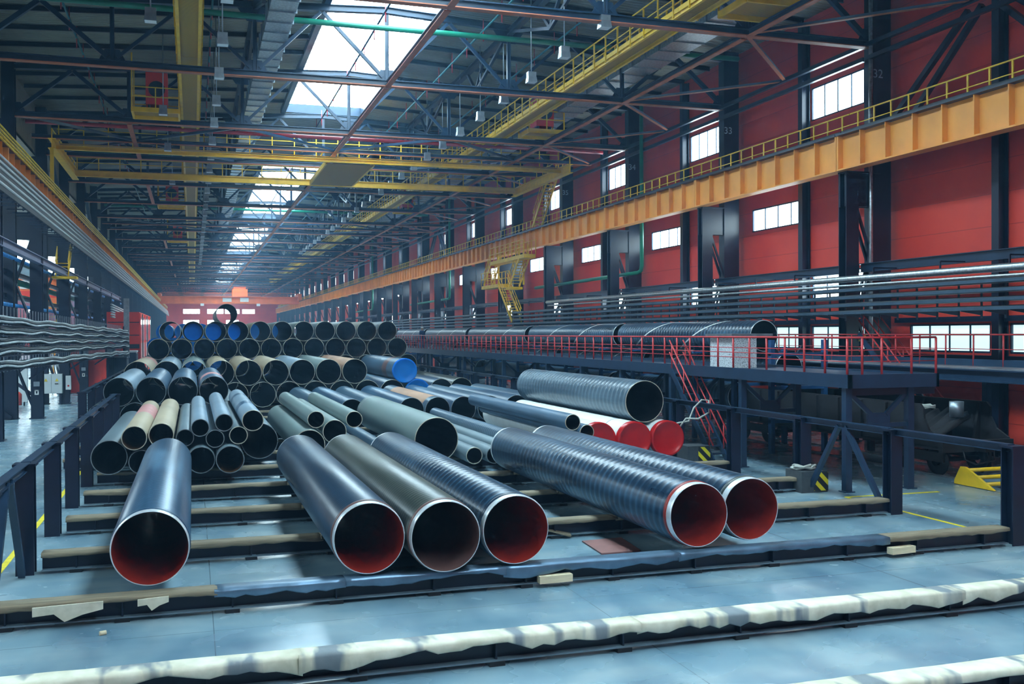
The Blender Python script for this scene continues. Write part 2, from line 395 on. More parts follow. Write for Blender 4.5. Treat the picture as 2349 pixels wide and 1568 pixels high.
# skylights: kerbs, arched ribs, vaulted pane
arc = [(SX0+.12+(SX1-SX0-.24)*(1-cos(pi*i/14))/2, 20.45+1.35*sin(pi*i/14)) for i in range(15)]
for si, (a, b) in enumerate(SKY):
    wn += 1
    m = M().box(SX0-.15, SX0+.15, a, b, 19.75, 20.6).box(SX1-.15, SX1+.15, a, b, 19.75, 20.6)
    m.box(SX0, SX1, a, a+.15, 19.9, 20.5).box(SX0, SX1, b-.15, b, 19.9, 20.5)
    o = struct('window_%d' % wn, m, MT['navy2'])
    m = M(); bb = len(m.v)
    for (x, z) in arc: m.v += [(x, a+.1, z), (x, b-.1, z)]
    for i in range(14): q = bb+2*i; m.face((q, q+1, q+3, q+2), 0, True)
    for yy in (a+.1, b-.1):
        q = len(m.v); m.v += [(x, yy, z) for x, z in arc]; m.face(range(q, q+15))
    struct('window_pane', m, MT['skyglow'], o)
    m = M(); y = a+.6
    while y < b-.2:
        for i in range(14): m.bar((arc[i][0], y, arc[i][1]-.04), (arc[i+1][0], y, arc[i+1][1]-.04), .035, .06)
        y += 1.05
    struct('window_rib', m, MT['greypaint'], o)
# roof secondary beams: three across each bay, parts of the ceiling
for k in range(-2, 22):
    for q in (1, 2, 3):
        y = YK(k)+B*q/4; m = M()
        for x0, x1 in ((-9.4, 5.9), (11.75, 27.6)): m.ibar((x0, y, zroof(x0)-.14), (x1, y, zroof(x1)-.14), .12, .22, .02)
        tag(obj('ceiling_beam', m, MT['navy'], ceiling), kind='structure')
# painted lines on the floor
def fline(P, w=.12):
    m = M()
    for a, b in zip(P, P[1:]): m.bar((a[0], a[1], .004), (b[0], b[1], .004), w, .006)
    struct('floor_marking', m, MT['lineyellow'])
fline([(-3.55, 6), (-3.5, 90)]); fline([(16.87, 23.2), (19.9, 23.15)]); fline([(16.87, 23.2), (16.88, 15)], .1); fline([(16.9, 14), (27, 14.2)], .1)
# base rail / girts on the right wall
tn = 0
for z in (4.95, 3.5):
    for k in range(-3, 10):
        tn += 1; struct('trim_%d' % tn, M().box(XR-.2, XR, YK(k)+.3, YK(k)+5.8, z-.1, z+.1).box(XR-.2, XR, YK(k)+6.3, YK(k)+B-.3, z-.1, z+.1), MT['navy'])

# ------------------------------------------------------------------ columns
def col_mesh(mir):
    f = (lambda x: 17.66-x) if mir else (lambda x: x)
    X = lambda a, b: (min(f(a), f(b)), max(f(a), f(b)))
    R = {}
    a, b = X(25.35, 25.95)
    R['crane_leg'] = M().box(a, b, -.26, -.22, 0, 11.0).box(a, b, .22, .26, 0, 11.0).box((a+b)/2-.02, (a+b)/2+.02, -.22, .22, 0, 11.0).box(a-.08, b+.08, -.34, .34, 0, .05)
    a, b = X(26.62, 27.5)
    R['roof_leg'] = M().box(a, b, -.28, -.24, 0, 19.2).box(a, b, .24, .28, 0, 19.2).box(a, a+.04, -.24, .24, 0, 19.2).box(a-.05, b+.05, -.34, .34, 0, .05)
    a, b = X(25.35, 27.0)
    R['head_plate'] = M().box(a, b, -.2, -.15, 9.6, 11.0).box(a, b, .15, .2, 9.6, 11.0).box(a, b, -.3, .3, 10.97, 11.03)
    br = []
    zs = [9.55, 7.3, 5.1, 2.9, .7]
    for i in range(4):
        xa, xb = (25.9, 26.7) if i % 2 == 0 else (26.7, 25.9)
        br.append(M().bar((f(xa), -.17, zs[i]), (f(xb), -.17, zs[i+1]), .1, .1).bar((f(xa), .17, zs[i]), (f(xb), .17, zs[i+1]), .1, .1))
    R['lattice_brace'] = br
    return R
def shift(m, dx, dy, dz=0):
    n = M(); n.v = [(x+dx, y+dy, z+dz) for x, y, z in m.v]; n.f = m.f; n.mi = m.mi; n.sm = m.sm; return n
def text(name, s, parent, loc, rot, size, mt, off=.004):
    c = bpy.data.curves.new(name, 'FONT'); c.body = s; c.size = size; c.extrude = off; c.align_x = 'CENTER'; c.align_y = 'CENTER'
    c.materials.append(mt); o = bpy.data.objects.new(name, c); C.objects.link(o)
    dg = bpy.context.evaluated_depsgraph_get(); me = bpy.data.meshes.new_from_object(o.evaluated_get(dg)); bpy.data.objects.remove(o)
    o = bpy.data.objects.new(name, me); C.objects.link(o)
    o.parent = parent; o.location = Vector(loc)-(W[parent] if parent else Vector((0,0,0))); o.rotation_euler = rot; W[o] = Vector(loc); return o
for side in (0, 1):
    proto = None
    for k in range(-2, K1+1):
        if side == 1 and k < 0: continue
        y = YK(k)
        lab = ('dark double-leg steel column along the red wall, %s from the near end' if side == 0 else
               'dark double-leg column of the open colonnade, %s from the near end') % ORD[k+2 if side == 0 else k]
        if proto is None:
            t = thing('steel_column', lab, 'column', (25.65 if side == 0 else -7.99, y, 0), 'columns along the red wall' if side == 0 else 'columns of the open colonnade')
            for n_, mm in col_mesh(side == 1).items():
                for q in (mm if isinstance(mm, list) else [mm]): obj(n_, shift(q, 0, y), MT['navy'], t)
            proto = t
        else: t = dup(proto, Vector((proto.location.x, y, 0)), lab)
        if side == 0 and 0 <= k <= 3:
            text('column_number', str(32+k), t, (26.86, y-.29, 15.05), (pi/2, 0, 0), .5, MT['numpaint'])
# wall posts between the columns
p = None
for k in range(-2, 16):
    y = YK(k)+6.04; lab = 'slim dark wall post on the red wall, %s from the near end' % ORD[k+2]
    if p is None:
        p = obj('wall_post', M().ibar((27.6, y, 0), (27.6, y, 19.1), .34, .44, .04, (1,0,0)), MT['navy']); tag(p, lab, 'post', 'wall posts of the red wall')
    else: o = p.copy(); C.objects.link(o); o.location.y = y; o['label'] = lab

# ------------------------------------------------------------------ crane runway girders with walkway railings
for side in (0, 1):
    fx = (lambda x: x) if side == 0 else (lambda x: 17.66-x)
    proto = rproto = None
    for k in range(-2, K1):
        if side == 1 and k < 0: continue
        if k == 6: proto = rproto = None      # distant spans: stiffeners and posts drawn as pattern
        far = k >= 6
        y0, y1 = YK(k)+.02, YK(k+1)-.02
        where = 'over red wall columns' if side == 0 else 'over open colonnade'
        lab = 'orange plate runway girder %s, %s span from near end' % (where, ORD[k+2])
        if proto is None:
            t = thing('crane_girder', lab, 'girder', (fx(25.3), YK(k), 11.03), 'runway girders '+where)
            X = lambda a, b: (min(fx(a), fx(b)), max(fx(a), fx(b)))
            obj('girder_web', M().box(*X(25.29, 25.33), y0, y1, 11.09, 12.44), MT['orange'], t)
            obj('bottom_flange', M().box(*X(25.05, 25.6), y0, y1, 11.03, 11.09), MT['orange'], t)
            obj('top_flange', M().box(*X(25.0, 25.65), y0, y1, 12.44, 12.52), MT['navy'], t)
            obj('crane_rail', M().box(*X(25.27, 25.35), y0, y1, 12.52, 12.66), MT['black'], t)
            fm = M()
            for i in range(9):
                yy = YK(k)+B*i/8; w = .05 if i in (0, 8) else .025
                yy = min(max(yy, y0+w), y1-w)
                if not far: obj('stiffener', M().box(*X(25.06, 25.29), yy-w, yy+w, 11.09, 12.44), MT['orange'], t)
                else: fm.box(*X(25.06, 25.29), yy-w, yy+w, 11.09, 12.44)
            if far: tag(obj('stiffener', fm, MT['orange'], t), kind='stuff')
            proto = t
        else: t = dup(proto, Vector((proto.location.x, YK(k), 11.03)), lab)
        lab = 'yellow girder railing %s, %s span from near end' % (where, ORD[k+2])
        if rproto is None:
            t = thing('walkway_railing', lab, 'railing', (fx(26.0), YK(k), 12.45), 'girder walkway railings '+where)
            obj('walkway_deck', M().box(*X(25.66, 26.55), y0, y1, 12.4, 12.45), MT['navy2'], t)
            obj('handrail', M().bar((fx(25.72), y0, 13.4), (fx(25.72), y1, 13.4), .05), MT['yellow'], t)
            obj('mid_rail', M().bar((fx(25.72), y0, 12.95), (fx(25.72), y1, 12.95), .035), MT['yellow'], t)
            fm = M()
            for i in range(12):
                yy = YK(k)+.5+B*i/12.02
                if far: fm.box(*X(25.7, 25.74), yy-.035, yy+.035, 12.45, 13.4)
                else: obj('railing_post', M().box(*X(25.7, 25.74), yy-.035, yy+.035, 12.45, 13.4), MT['yellow'], t)
            if far: tag(obj('railing_post', fm, MT['yellow'], t), kind='stuff')
            rproto = t
        else: dup(rproto, Vector((rproto.location.x, YK(k), 12.45)), lab)

# ------------------------------------------------------------------ roof trusses
PX = [-9.0, -3.27, 2.78, 8.83, 14.88, 20.93, 26.66]
def ztop(x): return 19.75 - .05*abs(x-8.83)
def truss(k, near):
    y = YK(k)
    t = thing('roof_truss', 'dark steel roof truss across the hall, %s from the near end' % ORD[k+2], 'roof truss', (8.83, y, 16.15), 'roof trusses')
    obj('bottom_chord', M().box(-9, 26.66, y-.16, y+.16, 16.42, 16.46).box(-9, 26.66, y-.02, y+.02, 16.19, 16.42), MT['navy2'], t)
    obj('bottom_flange', M().box(-9, 26.66, y-.18, y+.18, 16.15, 16.19), MT['chordflange'], t)
    m = M()
    for a, b in ((-9.4, 8.83), (8.83, 27)): m.ibar((a, y, ztop(a)), (b, y, ztop(b)), .3, .3, .03)
    obj('top_chord', m, MT['navy2'], t)
    V = []; D = []; Gs = []
    for i, x in enumerate(PX):
        if 0 < i < 6: V.append(M().ibar((x, y, 16.46), (x, y, ztop(x)-.15), .16, .18, .02, (1,0,0)))
        Gs.append(M().prism([(x-.55, y-.012, 16.46), (x+.55, y-.012, 16.46), (x+.3, y-.012, 16.95), (x-.3, y-.012, 16.95)], (0, .024, 0)))
        if i in (2, 4): Gs.append(M().prism([(x-.8, y-.012, ztop(x)-.13), (x+.8, y-.012, ztop(x)-.13), (x+.35, y-.012, ztop(x)-.75), (x-.35, y-.012, ztop(x)-.75)], (0, .024, 0)))
        if i < 6:
            xm = (x+PX[i+1])/2; w = .2 if i in (0, 5) else .15
            D.append(M().bar((x+.2, y, 16.6), (xm-.05, y, ztop(xm)-.2), w, w)); D.append(M().bar((PX[i+1]-.2, y, 16.6), (xm+.05, y, ztop(xm)-.2), w, w))
    if near:
        for q in V: obj('vertical', q, MT['navy2'], t)
        for q in D: obj('diagonal', q, MT['navy2'], t)
        for q in Gs: obj('gusset_plate', q, MT['navy2'], t)
    else:
        m = M()
        for q in V+D+Gs:
            b = len(m.v); m.v += q.v; m.f += [tuple(b+i for i in f) for f in q.f]; m.mi += q.mi; m.sm += q.sm
        obj('truss_web', m, MT['navy2'], t)
    return t
tn_ = truss(-2, True); tf_ = None
for k in range(-1, K1+1):
    lab = 'dark steel roof truss across the hall, %s from the near end' % ORD[k+2]
    if k <= 8: dup(tn_, Vector((8.83, YK(k), 16.15)), lab)
    elif tf_ is None: tf_ = truss(k, False)
    else: dup(tf_, Vector((8.83, YK(k), 16.15)), lab)
# bracing struts half-way in the braced bays, ties along the hall, wall braces
br = [2, 6, 10, 14, 18]
p = None
for i, k in enumerate(br):
    y = YK(k)+6.04; lab = 'bracing strut across the hall between two trusses, %s from near end' % ORD[i]
    if p is None:
        p = thing('bracing_strut', lab, 'strut', (8.83, y, 16.15), 'bracing struts')
        obj('strut_beam', M().box(-9, 26.6, y-.1, y+.1, 16.36, 16.4).box(-9, 26.6, y-.02, y+.02, 16.19, 16.36), MT['navy2'], p)
        obj('strut_flange', M().box(-9, 26.6, y-.12, y+.12, 16.15, 16.19), MT['chordflange'], p)
        for (xa, xb) in ((-8.6, -3.27), (2.78, -3.27), (2.78, 8.83), (14.88, 8.83), (14.88, 20.93)):
            for s in (-1, 1): obj('diagonal_brace', M().bar((xa, y+s*5.9, 16.3), (xb, y, 16.3), .16, .14), MT['navy2'], p)
    else: dup(p, Vector((8.83, y, 16.15)), lab)
for x, nm, ks in ((8.83, 'under the skylight', range(-2, K1)), (20.93, 'on the red wall side', range(-2, K1)), (-3.27, 'on the colonnade side', [2, 4, 8, 11, 14, 17])):
    p = None
    for i, k in enumerate(ks):
        y0, y1 = YK(k)+.2, YK(k+1)-.2; lab = 'brown-edged roof tie beam %s, %s from near end' % (nm, ORD[i])
        if p is None:
            p = thing('tie_beam', lab, 'beam', (x, YK(k), 16.1), 'roof tie beams '+nm)
            obj('tie_web', M().box(x-.09, x+.09, y0, y1, 16.34, 16.38).box(x-.02, x+.02, y0, y1, 16.14, 16.34), MT['navy2'], p)
            obj('tie_flange', M().box(x-.13, x+.13, y0, y1, 16.1, 16.14), MT['chordflange'], p)
        else: dup(p, Vector((x, YK(k), 16.1)), lab)
p = None
for k in range(-2, 14):
    y = YK(k); lab = 'slanting orange brace pair from roof tie to red wall, %s from near' % ORD[k+2]
    if p is None:
        p = thing('wind_brace', lab, 'brace', (20.93, y, 16.2), 'wind braces at the red wall')
        for s in (-1, 1):
            obj('brace_bar', M().bar((21.1, y+.2*s, 16.3), (26.5, y+5.95*s, 16.3), .14, .1), MT['navy2'], p)
            obj('brace_edge', M().bar((21.1, y+.2*s, 16.235), (26.5, y+5.95*s, 16.235), .17, .02), MT['chordflange'], p)
    else: dup(p, Vector((20.93, y, 16.2)), lab)
p = None
for k in range(-2, 14):
    y = YK(k); lab = 'double dark strut along the red wall at truss level, %s from near' % ORD[k+2]
    if p is None:
        p = thing('wall_strut', lab, 'strut', (26.45, y, 15.7), 'wall struts')
        for z in (16.25, 15.7): obj('strut_tube', M().bar((26.45, y+.05, z), (26.45, y+B-.05, z), .17), MT['navy'], p)
    else: dup(p, Vector((26.45, y, 15.7)), lab)
# big inverted V braces in two bays of the red wall, and of the colonnade
for i, k in enumerate((-1, 6)):
    y = YK(k); t = thing('portal_brace', 'large inverted V brace above the red wall girder, %s one' % ORD[i], 'brace', (27.1, y+6.04, 12.6), 'portal braces')
    for s in (-1, 1):
        for d in (0, 1.35): obj('brace_tube', M().bar((27.1, y+6.04+s*(.3+.5*d), 16.2), (27.1, y+6.04+s*(4.3+d), 12.7), .2), MT['navy'], t)
for i, k in enumerate((1, 3, 5, 8)):
    y = YK(k); t = thing('portal_brace', 'dark slanting brace above the colonnade girder, %s from near end' % ORD[i], 'brace', (-9.2, y+6, 12.6), 'colonnade braces')
    obj('brace_tube', M().bar((-9.2, y+.3, 18.6), (-9.2, y+B-.3, 12.9), .26), MT['navy'], t); obj('brace_tube', M().bar((-9.2, y+.3, 16.2), (-9.2, y+B*.55, 12.9), .2), MT['navy'], t)
# lattice beams along the hall between truss tops
for x, nm in ((14.88, 'between skylight and red wall'), (2.78, 'between skylight and colonnade')):
    p = None
    for k in range(-2, 12):
        y = YK(k); lab = 'dark lattice roof beam %s, %s from near end' % (nm, ORD[k+2])
        if p is None:
            p = thing('lattice_beam', lab, 'beam', (x, y, 18.4), 'lattice beams '+nm)
            obj('lattice_chord', M().ibar((x, y+.2, 19.2), (x, y+B-.2, 19.2), .3, .3, .03), MT['navy'], p)
            for a, b in ((.3, .5), (.7, .5)): pass
            for a, za, b, zb in ((.06, 19.1, .5, 17.7), (.94, 19.1, .5, 17.7), (.36, 19.1, .5, 17.75), (.64, 19.1, .5, 17.75)):
                obj('lattice_brace', M().bar((x, y+B*a, za), (x, y+B*b, zb), .14), MT['navy'], p)
        else: dup(p, Vector((x, y, 18.4)), lab)
# walkways inside the trusses
def walkway(x, nm, k, lab):
    y = YK(k); t = thing('roof_walkway', lab, 'walkway', (x, y, 16.7), 'roof walkways '+nm)
    obj('walkway_deck', M().box(x-.36, x+.36, y, y+B-.02, 16.86, 16.9), MT['grating'], t)
    for s in (-1, 1):
        obj('edge_beam', M().ibar((x+s*.42, y, 16.84), (x+s*.42, y+B-.02, 16.84), .12, .26, .02), MT['yellow'], t)
        obj('kick_plate', M().box(x+s*.5-.01, x+s*.5+.01, y, y+B-.02, 16.86, 17.05), MT['yellow'], t)
        obj('handrail', M().bar((x+s*.52, y, 17.95), (x+s*.52, y+B-.02, 17.95), .05), MT['yellow'], t)
        obj('mid_rail', M().bar((x+s*.52, y, 17.45), (x+s*.52, y+B-.02, 17.45), .035), MT['yellow'], t)
        fm = M()
        for i in range(9):
            yy = y+.4+i*B/9
            if k >= 5: fm.box(x+s*.53-.03, x+s*.53+.03, yy-.03, yy+.03, 16.72, 17.95)
            else: obj('railing_post', M().box(x+s*.53-.03, x+s*.53+.03, yy-.03, yy+.03, 16.72, 17.95), MT['yellow'], t)
        if fm.v: tag(obj('railing_post', fm, MT['yellow'], t), kind='stuff')
    return t
for x, nm in ((18.45, 'on the red wall side'), (-.07, 'on the colonnade side')):
    p = None
    for k in range(-2, 18):
        lab = 'yellow roof walkway %s, %s length from near end' % (nm, ORD[k+2])
        if p is None or k == 5: p = walkway(x, nm, k, lab)
        else: dup(p, Vector((x, YK(k), 16.7)), lab)
# air ducts under the roof
for x0, x1, z0, z1, nm in ((3.1, 4.2, 17.9, 18.6, 'beside the skylight'), (20.9, 22.4, 17.7, 18.3, 'behind the red wall side walkway')):
    p = None
    for k in range(-2, 8):
        y = YK(k); lab = 'silver air duct %s, %s length from near end' % (nm, ORD[k+2])
        if p is None:
            p = thing('air_duct', lab, 'duct', ((x0+x1)/2, y, z0), 'air ducts '+nm)
            obj('duct_body', M().box(x0, x1, y, y+B, z0, z1), MT['foil'], p)
            for i in range(8): yy = y+.1+i*B/8; obj('duct_flange', M().box(x0-.05, x1+.05, yy, yy+.06, z0-.05, z1+.05), MT['galv'], p)
        else: dup(p, Vector(((x0+x1)/2, y, z0)), lab)
# pipes crossing the hall under the roof
for y, z, r, mt, lab in ((45.2, 18.35, .13, 'green', 'green roof pipe crossing below the near skylight'), (83.0, 18.5, .13, 'green', 'green roof pipe crossing behind the yellow service platform'),
                     (116.0, 18.4, .13, 'green', 'thin green roof pipe crossing far below the second skylight'), (62.6, 16.95, .17, 'foil', 'silver insulated roof pipe crossing before the yellow service platform'),
                     (62.9, 16.66, .12, 'redpipe', 'dark red roof pipe just under the silver crossing pipe'), (57.0, 18.9, .1, 'redpipe', 'thin red roof pipe crossing behind the third truss')):
    tag(obj('roof_pipe', M().tube([(-9, y, z), (8, y, z-.02), (26.5, y, z)], r, 12), MT[mt]), lab, 'pipe')
for x, z, nm in ((13.3, 18.9, 'red wall side of the skylight'), (16.9, 18.6, 'near the red wall walkway'), (.9, 18.8, 'colonnade side of the skylight'), (8.6, 19.4, 'right below the skylight'), (-5.2, 18.7, 'above the colonnade runway girder')):
    t = thing('sprinkler_line', 'thin sprinkler pipe along the roof with red drops, %s' % nm, 'sprinkler pipe', (x, 30, z), 'sprinkler lines')
    obj('sprinkler_main', M().tube([(x, 10, z), (x, 160, z)], .05, 8), MT['teal' if x != 8.6 else 'navy2'], t)
    for i in range(24): yy = 28+i*3.02; obj('sprinkler_drop', M().tube([(x, yy, z-.5), (x, yy, z+.55)], .025, 6), MT['redpipe'], t)
# high bay lamps
def lamp(x, y, z):
    z -= .66
    t = thing('high_bay_lamp', '', 'lamp', (x, y, z))
    obj('hanger_rod', M().tube([(x, y, z+.62), (x, y, 19.3)], .025, 6), MT['galv'], t)
    obj('ballast_box', M().box(x-.19, x+.19, y-.15, y+.15, z+.38, z+.62), MT['galv'], t)
    m = M(); b = 0
    m.v += [(x+a*.19, y+c*.19, z+.38) for a, c in ((-1,-1),(1,-1),(1,1),(-1,1))] + [(x+a*.22, y+c*.21, z+.14) for a, c in ((-1,-1),(1,-1),(1,1),(-1,1))]
    for i in range(4): m.face((i, (i+1) % 4, 4+(i+1) % 4, 4+i))
    m.face((0, 1, 2, 3)); obj('lamp_shade', m, MT['galv'], t)
    obj('lamp_glass', M().box(x-.2, x+.2, y-.19, y+.19, z+.143, z+.15), MT['lampwhite'], t)
    return t
L0 = lamp(1.17, 24.4, 15.5); first = True
for nm, spots in (('beside the colonnade walkway', [(1.17, 24.4+5.33*i, 15.5) for i in range(28)]), ('in front of the red wall walkway', [(14.85, 22.2+4.28*i, 15.8) for i in range(30)]),
                  ('between colonnade walkway and girder', [(-1.36, 38.1, 15.5), (-1.36, 54.05, 15.5), (-1.36, 64, 15.4), (-1.36, 78, 15.4)])):
    for i, s in enumerate(spots):
        lab = 'boxy pale grey hanging lamp %s, %s of its row' % (nm, ORD[i])
        if first: L0['label'] = lab; L0['group'] = 'hanging hall lamps'; first = False
        else: dup(L0, Vector(s), lab, 'hanging hall lamps')
# heater platforms hung beside the walkways
def heater(x0, x1, y, z, lab, l2, hx):
    t = thing('heater_platform', lab, 'platform', ((x0+x1)/2, y, z), 'heater platforms')
    obj('platform_deck', M().box(x0, x1, y-1, y+1, z+.1, z+.14), MT['grating'], t)
    m = M()
    for yy in (y-1, y+1): m.bar((x0, yy, z+.02), (x1, yy, z+.02), .1, .24)
    for xx in (x0, x1): m.bar((xx, y-1, z+.02), (xx, y+1, z+.02), .1, .24)
    obj('platform_frame', m, MT['yellow'], t)
    for yy in (y-1, y+1):
        for zz in (z+.7, z+1.2): obj('platform_rail', M().bar((x0, yy, zz), (x1, yy, zz), .05), MT['yellow'], t)
    for xx in (x0, (x0+x1)/2, x1):
        for yy in (y-1, y+1): obj('railing_post', M().bar((xx, yy, z+.1), (xx, yy, z+1.2), .06), MT['yellow'], t)
    for yy in (y-1, y+1): obj('hanger', M().bar((x0 if hx < 0 else x1, yy, z), (x0 if hx < 0 else x1, yy, 19.2), .07), MT['yellow'], t)
    h = thing('unit_heater', l2, 'heater', ((x0+x1)/2, y, z+.14), 'red unit heaters'); cx = (x0+x1)/2
    obj('heater_casing', M().box(cx-.5, cx+.6, y-.6, y+.6, z+.4, z+2.1), MT['redbox'], h)
    obj('heater_outlet', M().tube([(cx+.05, y-.6, z+1.2), (cx+.05, y-.75, z+1.2)], .42, 16), MT['black'], h)
    for dx in (-.35, .4): obj('heater_foot', M().box(cx+dx-.05, cx+dx+.05, y-.55, y+.55, z+.14, z+.4), MT['navy'], h)
for i, y in enumerate((57, 98, 134)): heater(-2.95, -.62, y, 16.25, 'yellow railed heater platform beside the colonnade walkway, %s one' % ORD[i], 'red unit heater on a platform by the colonnade walkway, %s one' % ORD[i], -1)
for i, y in enumerate((33, 57.5, 98)): heater(19.1, 21.3, y, 16.5, 'yellow railed heater platform hung beside the red wall walkway, %s one' % ORD[i], 'red unit heater on a platform by the red wall walkway, %s one' % ORD[i], 1)
# yellow service platform hung across the hall
t = thing('service_platform', 'long yellow railed service platform spanning the hall above the pipe stacks', 'platform', (8.3, 70, 15.5))
for y, h in ((65.4, .24), (75.5, .42)):
    obj('cross_girder', M().ibar((-7.7, y, 15.68), (24.4, y, 15.68), .3, h, .03), MT['yellow'], t)
    for z in (16.5, 16.85, 17.2): obj('platform_rail', M().bar((-7.7, y+.4, z), (24.4, y+.4, z), .045), MT['yellow'], t)
    for i in range(24): x = -7.6+i*1.39; obj('railing_post', M().bar((x, y+.4, 15.9), (x, y+.4, 17.2), .06), MT['yellow'], t)
    obj('platform_deck', M().box(-7.7, 24.4, y+.1, y+.8, 15.93, 15.96), MT['grating'], t)
for x in (-7.75, 24.5):
    obj('end_beam', M().ibar((x, 63.8, 15.65), (x, 76.5, 15.65), .4, .6, .04), MT['yellow'], t)
    for z in (16.0,): obj('platform_rail', M().bar((x, 63.8, z+.5), (x, 76.5, z+.5), .05), MT['yellow'], t)
    for i in range(10): obj('railing_post', M().bar((x, 63.9+i*1.38, 15.9), (x, 63.9+i*1.38, 16.5), .06), MT['yellow'], t)
    if x < 0: obj('support_leg', M().bar((x, 63.9, 12.66), (x, 63.9, 15.4), .2), MT['yellow'], t)
obj('link_deck', M().box(8.3, 11.4, 65.6, 75.3, 15.5, 15.55), MT['grating'], t)
for x in (8.3, 11.4):
    obj('link_beam', M().bar((x, 65.6, 15.6), (x, 74.9, 15.6), .1, .3), MT['yellow'], t)
    obj('platform_rail', M().bar((x, 65.6, 16.5), (x, 71, 16.5), .05), MT['yellow'], t)
def flight(t, a, b, w, mt, n, rail=None, wdir=(1,0,0)):
    """stair flight from top a to bottom b, width w along wdir"""
    a = Vector(a); b = Vector(b); wd = Vector(wdir)
    for s in (0, 1): obj('stringer', M().bar(a+wd*w*s, b+wd*w*s, .06, .22), mt, t)
    for i in range(1, n):
        p = a.lerp(b, i/n); hd = Vector((b.x-a.x, b.y-a.y, 0)).normalized()*.12
        obj('tread', M().bar(p, p+wd*w, .22, .04, up=(0,0,1)), mt, t)
    if rail:
        for s in (0, 1):
            for h in (1.0, .55): obj('stair_rail', M().tube([a+wd*w*s+Vector((0,0,h)), b+wd*w*s+Vector((0,0,h))], .028, 6), rail, t)
            for i in range(4):
                p = a.lerp(b, (i+.2)/3.5) + wd*w*s; obj('rail_post', M().tube([p, p+Vector((0,0,1.0))], .025, 6), rail, t)
t = thing('yellow_ladder_stair', 'steep yellow stair from service platform end down to runway girder', 'stair', (25.2, 72.5, 12.5))
flight(t, (24.75, 69.0, 15.8), (24.75, 72.5, 12.6), .7, MT['yellow'], 15, MT['yellow'])
# far orange travelling crane
t = thing('travelling_crane', 'orange travelling crane bridging the far end of the hall', 'crane', (8.8, 255, 12.66))
for y in (252.6, 257.4): obj('bridge_girder', M().box(-7.4, 25.1, y-.45, y+.45, 11.9, 13.5), MT['craneorange'], t)
obj('bridge_walkway', M().box(-7.4, 25.1, 251.4, 252.1, 13.5, 13.62).box(-7.4, 25.1, 251.3, 251.36, 14.3, 14.4).box(-7.4, 25.1, 251.3, 251.36, 13.9, 13.96), MT['craneorange'], t)
obj('trolley', M().box(9.2, 12.8, 252.6, 257.4, 13.6, 15.4).box(9.6, 12.4, 252.9, 257, 15.4, 16.0), MT['craneorange'], t)
for x in (-7.5, 25.15): obj('end_carriage', M().box(x-.4, x+.4, 250.5, 259.5, 12.67, 14.3), MT['craneorange'], t)
for x in (2.2, 15.3): obj('crane_lamp', M().box(x-.4, x+.4, 252, 252.7, 11.3, 11.9), MT['lampwhite'], t)
obj('crane_sign', M().box(11.0, 13.0, 252.08, 252.14, 12.3, 13.3), MT['signwhite'], t); obj('crane_sign', M().box(6.9, 9.0, 252.08, 252.14, 12.3, 13.3), MT['signwhite'], t)
# ------------------------------------------------------------------ pipes on the racks
RZ = .42
def pipe(lab, X, Y, Z, D, L, outer, bore, rim, name='steel_pipe', group=None, th=None, band=None, fcap=None, rcap=None, sleeve=False, n=48, tape=None, lining=None, cat='pipe'):
    R = D/2
    t = thing(name, lab, cat, (X, Y, Z-R), group); lc = (0, 0, R)
    th = th or (.034 if sleeve else .024); ri = R-th
    P = lambda nm, m, mt, sub=t: obj(nm, m, MT[mt], sub, lc if sub is t else (0, 0, 0), rel=True)
    if sleeve:
        P('coated_sleeve', M().lathe([(.2, R-.014), (.22, R), (L-.19, R), (L-.17, R-.014)], n), outer)
        P('coating_edge', M().lathe([(.17, R-.013), (.17, R-.004), (.26, R+.002), (.26, R-.01)], n), sleeve)
        P('bare_steel_end', M().lathe([(.03, R-.014), (.19, R-.014)], n), rim); P('bare_steel_end', M().lathe([(L-.15, R-.014), (L-.03, R-.014)], n), rim)
        P('pipe_rim', M().lathe([(.03, R-.014), (0, R-.026), (0, ri), (.012, ri-.003)], n, sm=False), rim)
        P('pipe_rim', M().lathe([(L-.03, R-.014), (L, R-.026), (L, ri), (L-.01, ri-.002)], n, sm=False), rim)
    else:
        P('pipe_shell', M().lathe([(.012, R), (L-.012, R)], n), outer)
        P('pipe_rim', M().lathe([(.012, R), (0, R-.006), (0, ri), (.012, ri-.003)], n, sm=False), rim)
        P('pipe_rim', M().lathe([(L-.012, R), (L, R-.006), (L, ri), (L-.01, ri-.003)], n, sm=False), rim)
    P('pipe_bore', M().lathe([(.012, ri-.003), (L-.01, ri-.003)], n), lining or bore)
    for (a, b, mt) in (band or []): P('paint_band', M().lathe([(a, R+.0015), (a+.01, R+.003), (b-.01, R+.003), (b, R+.0015)], n), mt)
    for nm, yy, cm, s in (('front', 0, fcap, -1), ('rear', L, rcap, 1)):
        if not cm: continue
        if s < 0: m = M().lathe([(.2, R+.012), (-.03, R+.012), (-.045, R-.01), (-.045, R*.9), (-.025, R*.87), (-.02, R*.4), (-.02, .002)], n)
        else: m = M().lathe([(L-.12, ri-.006), (L-.3, ri-.006), (L-.3, ri*.5), (L-.3, .002)], n)
        P('end_cap', m, cm)
    if tape:
        k = 40
        for (ya, a0, sw, ln) in tape:
            m = M()
            for i in range(k+1):
                a = a0+sw*i/k
                for e in (0, .17): m.v.append(((R+.006)*sin(a), ya+ln*i/k+e, (R+.006)*cos(a)))
            for i in range(k): q = 2*i; m.face((q, q+1, q+3, q+2), 0, True)
            P('strapping_tape', m, 'tape')
    return t
G1 = 'foreground coated pipes'
pipe('blue-black coated pipe lying alone at the left of the front beam, red inside', -.68, 17.19, RZ+.625, 1.25, 11.9, 'coatfine', 'primer', 'steelend', 'coated_pipe', G1, sleeve='coatfine', n=72)
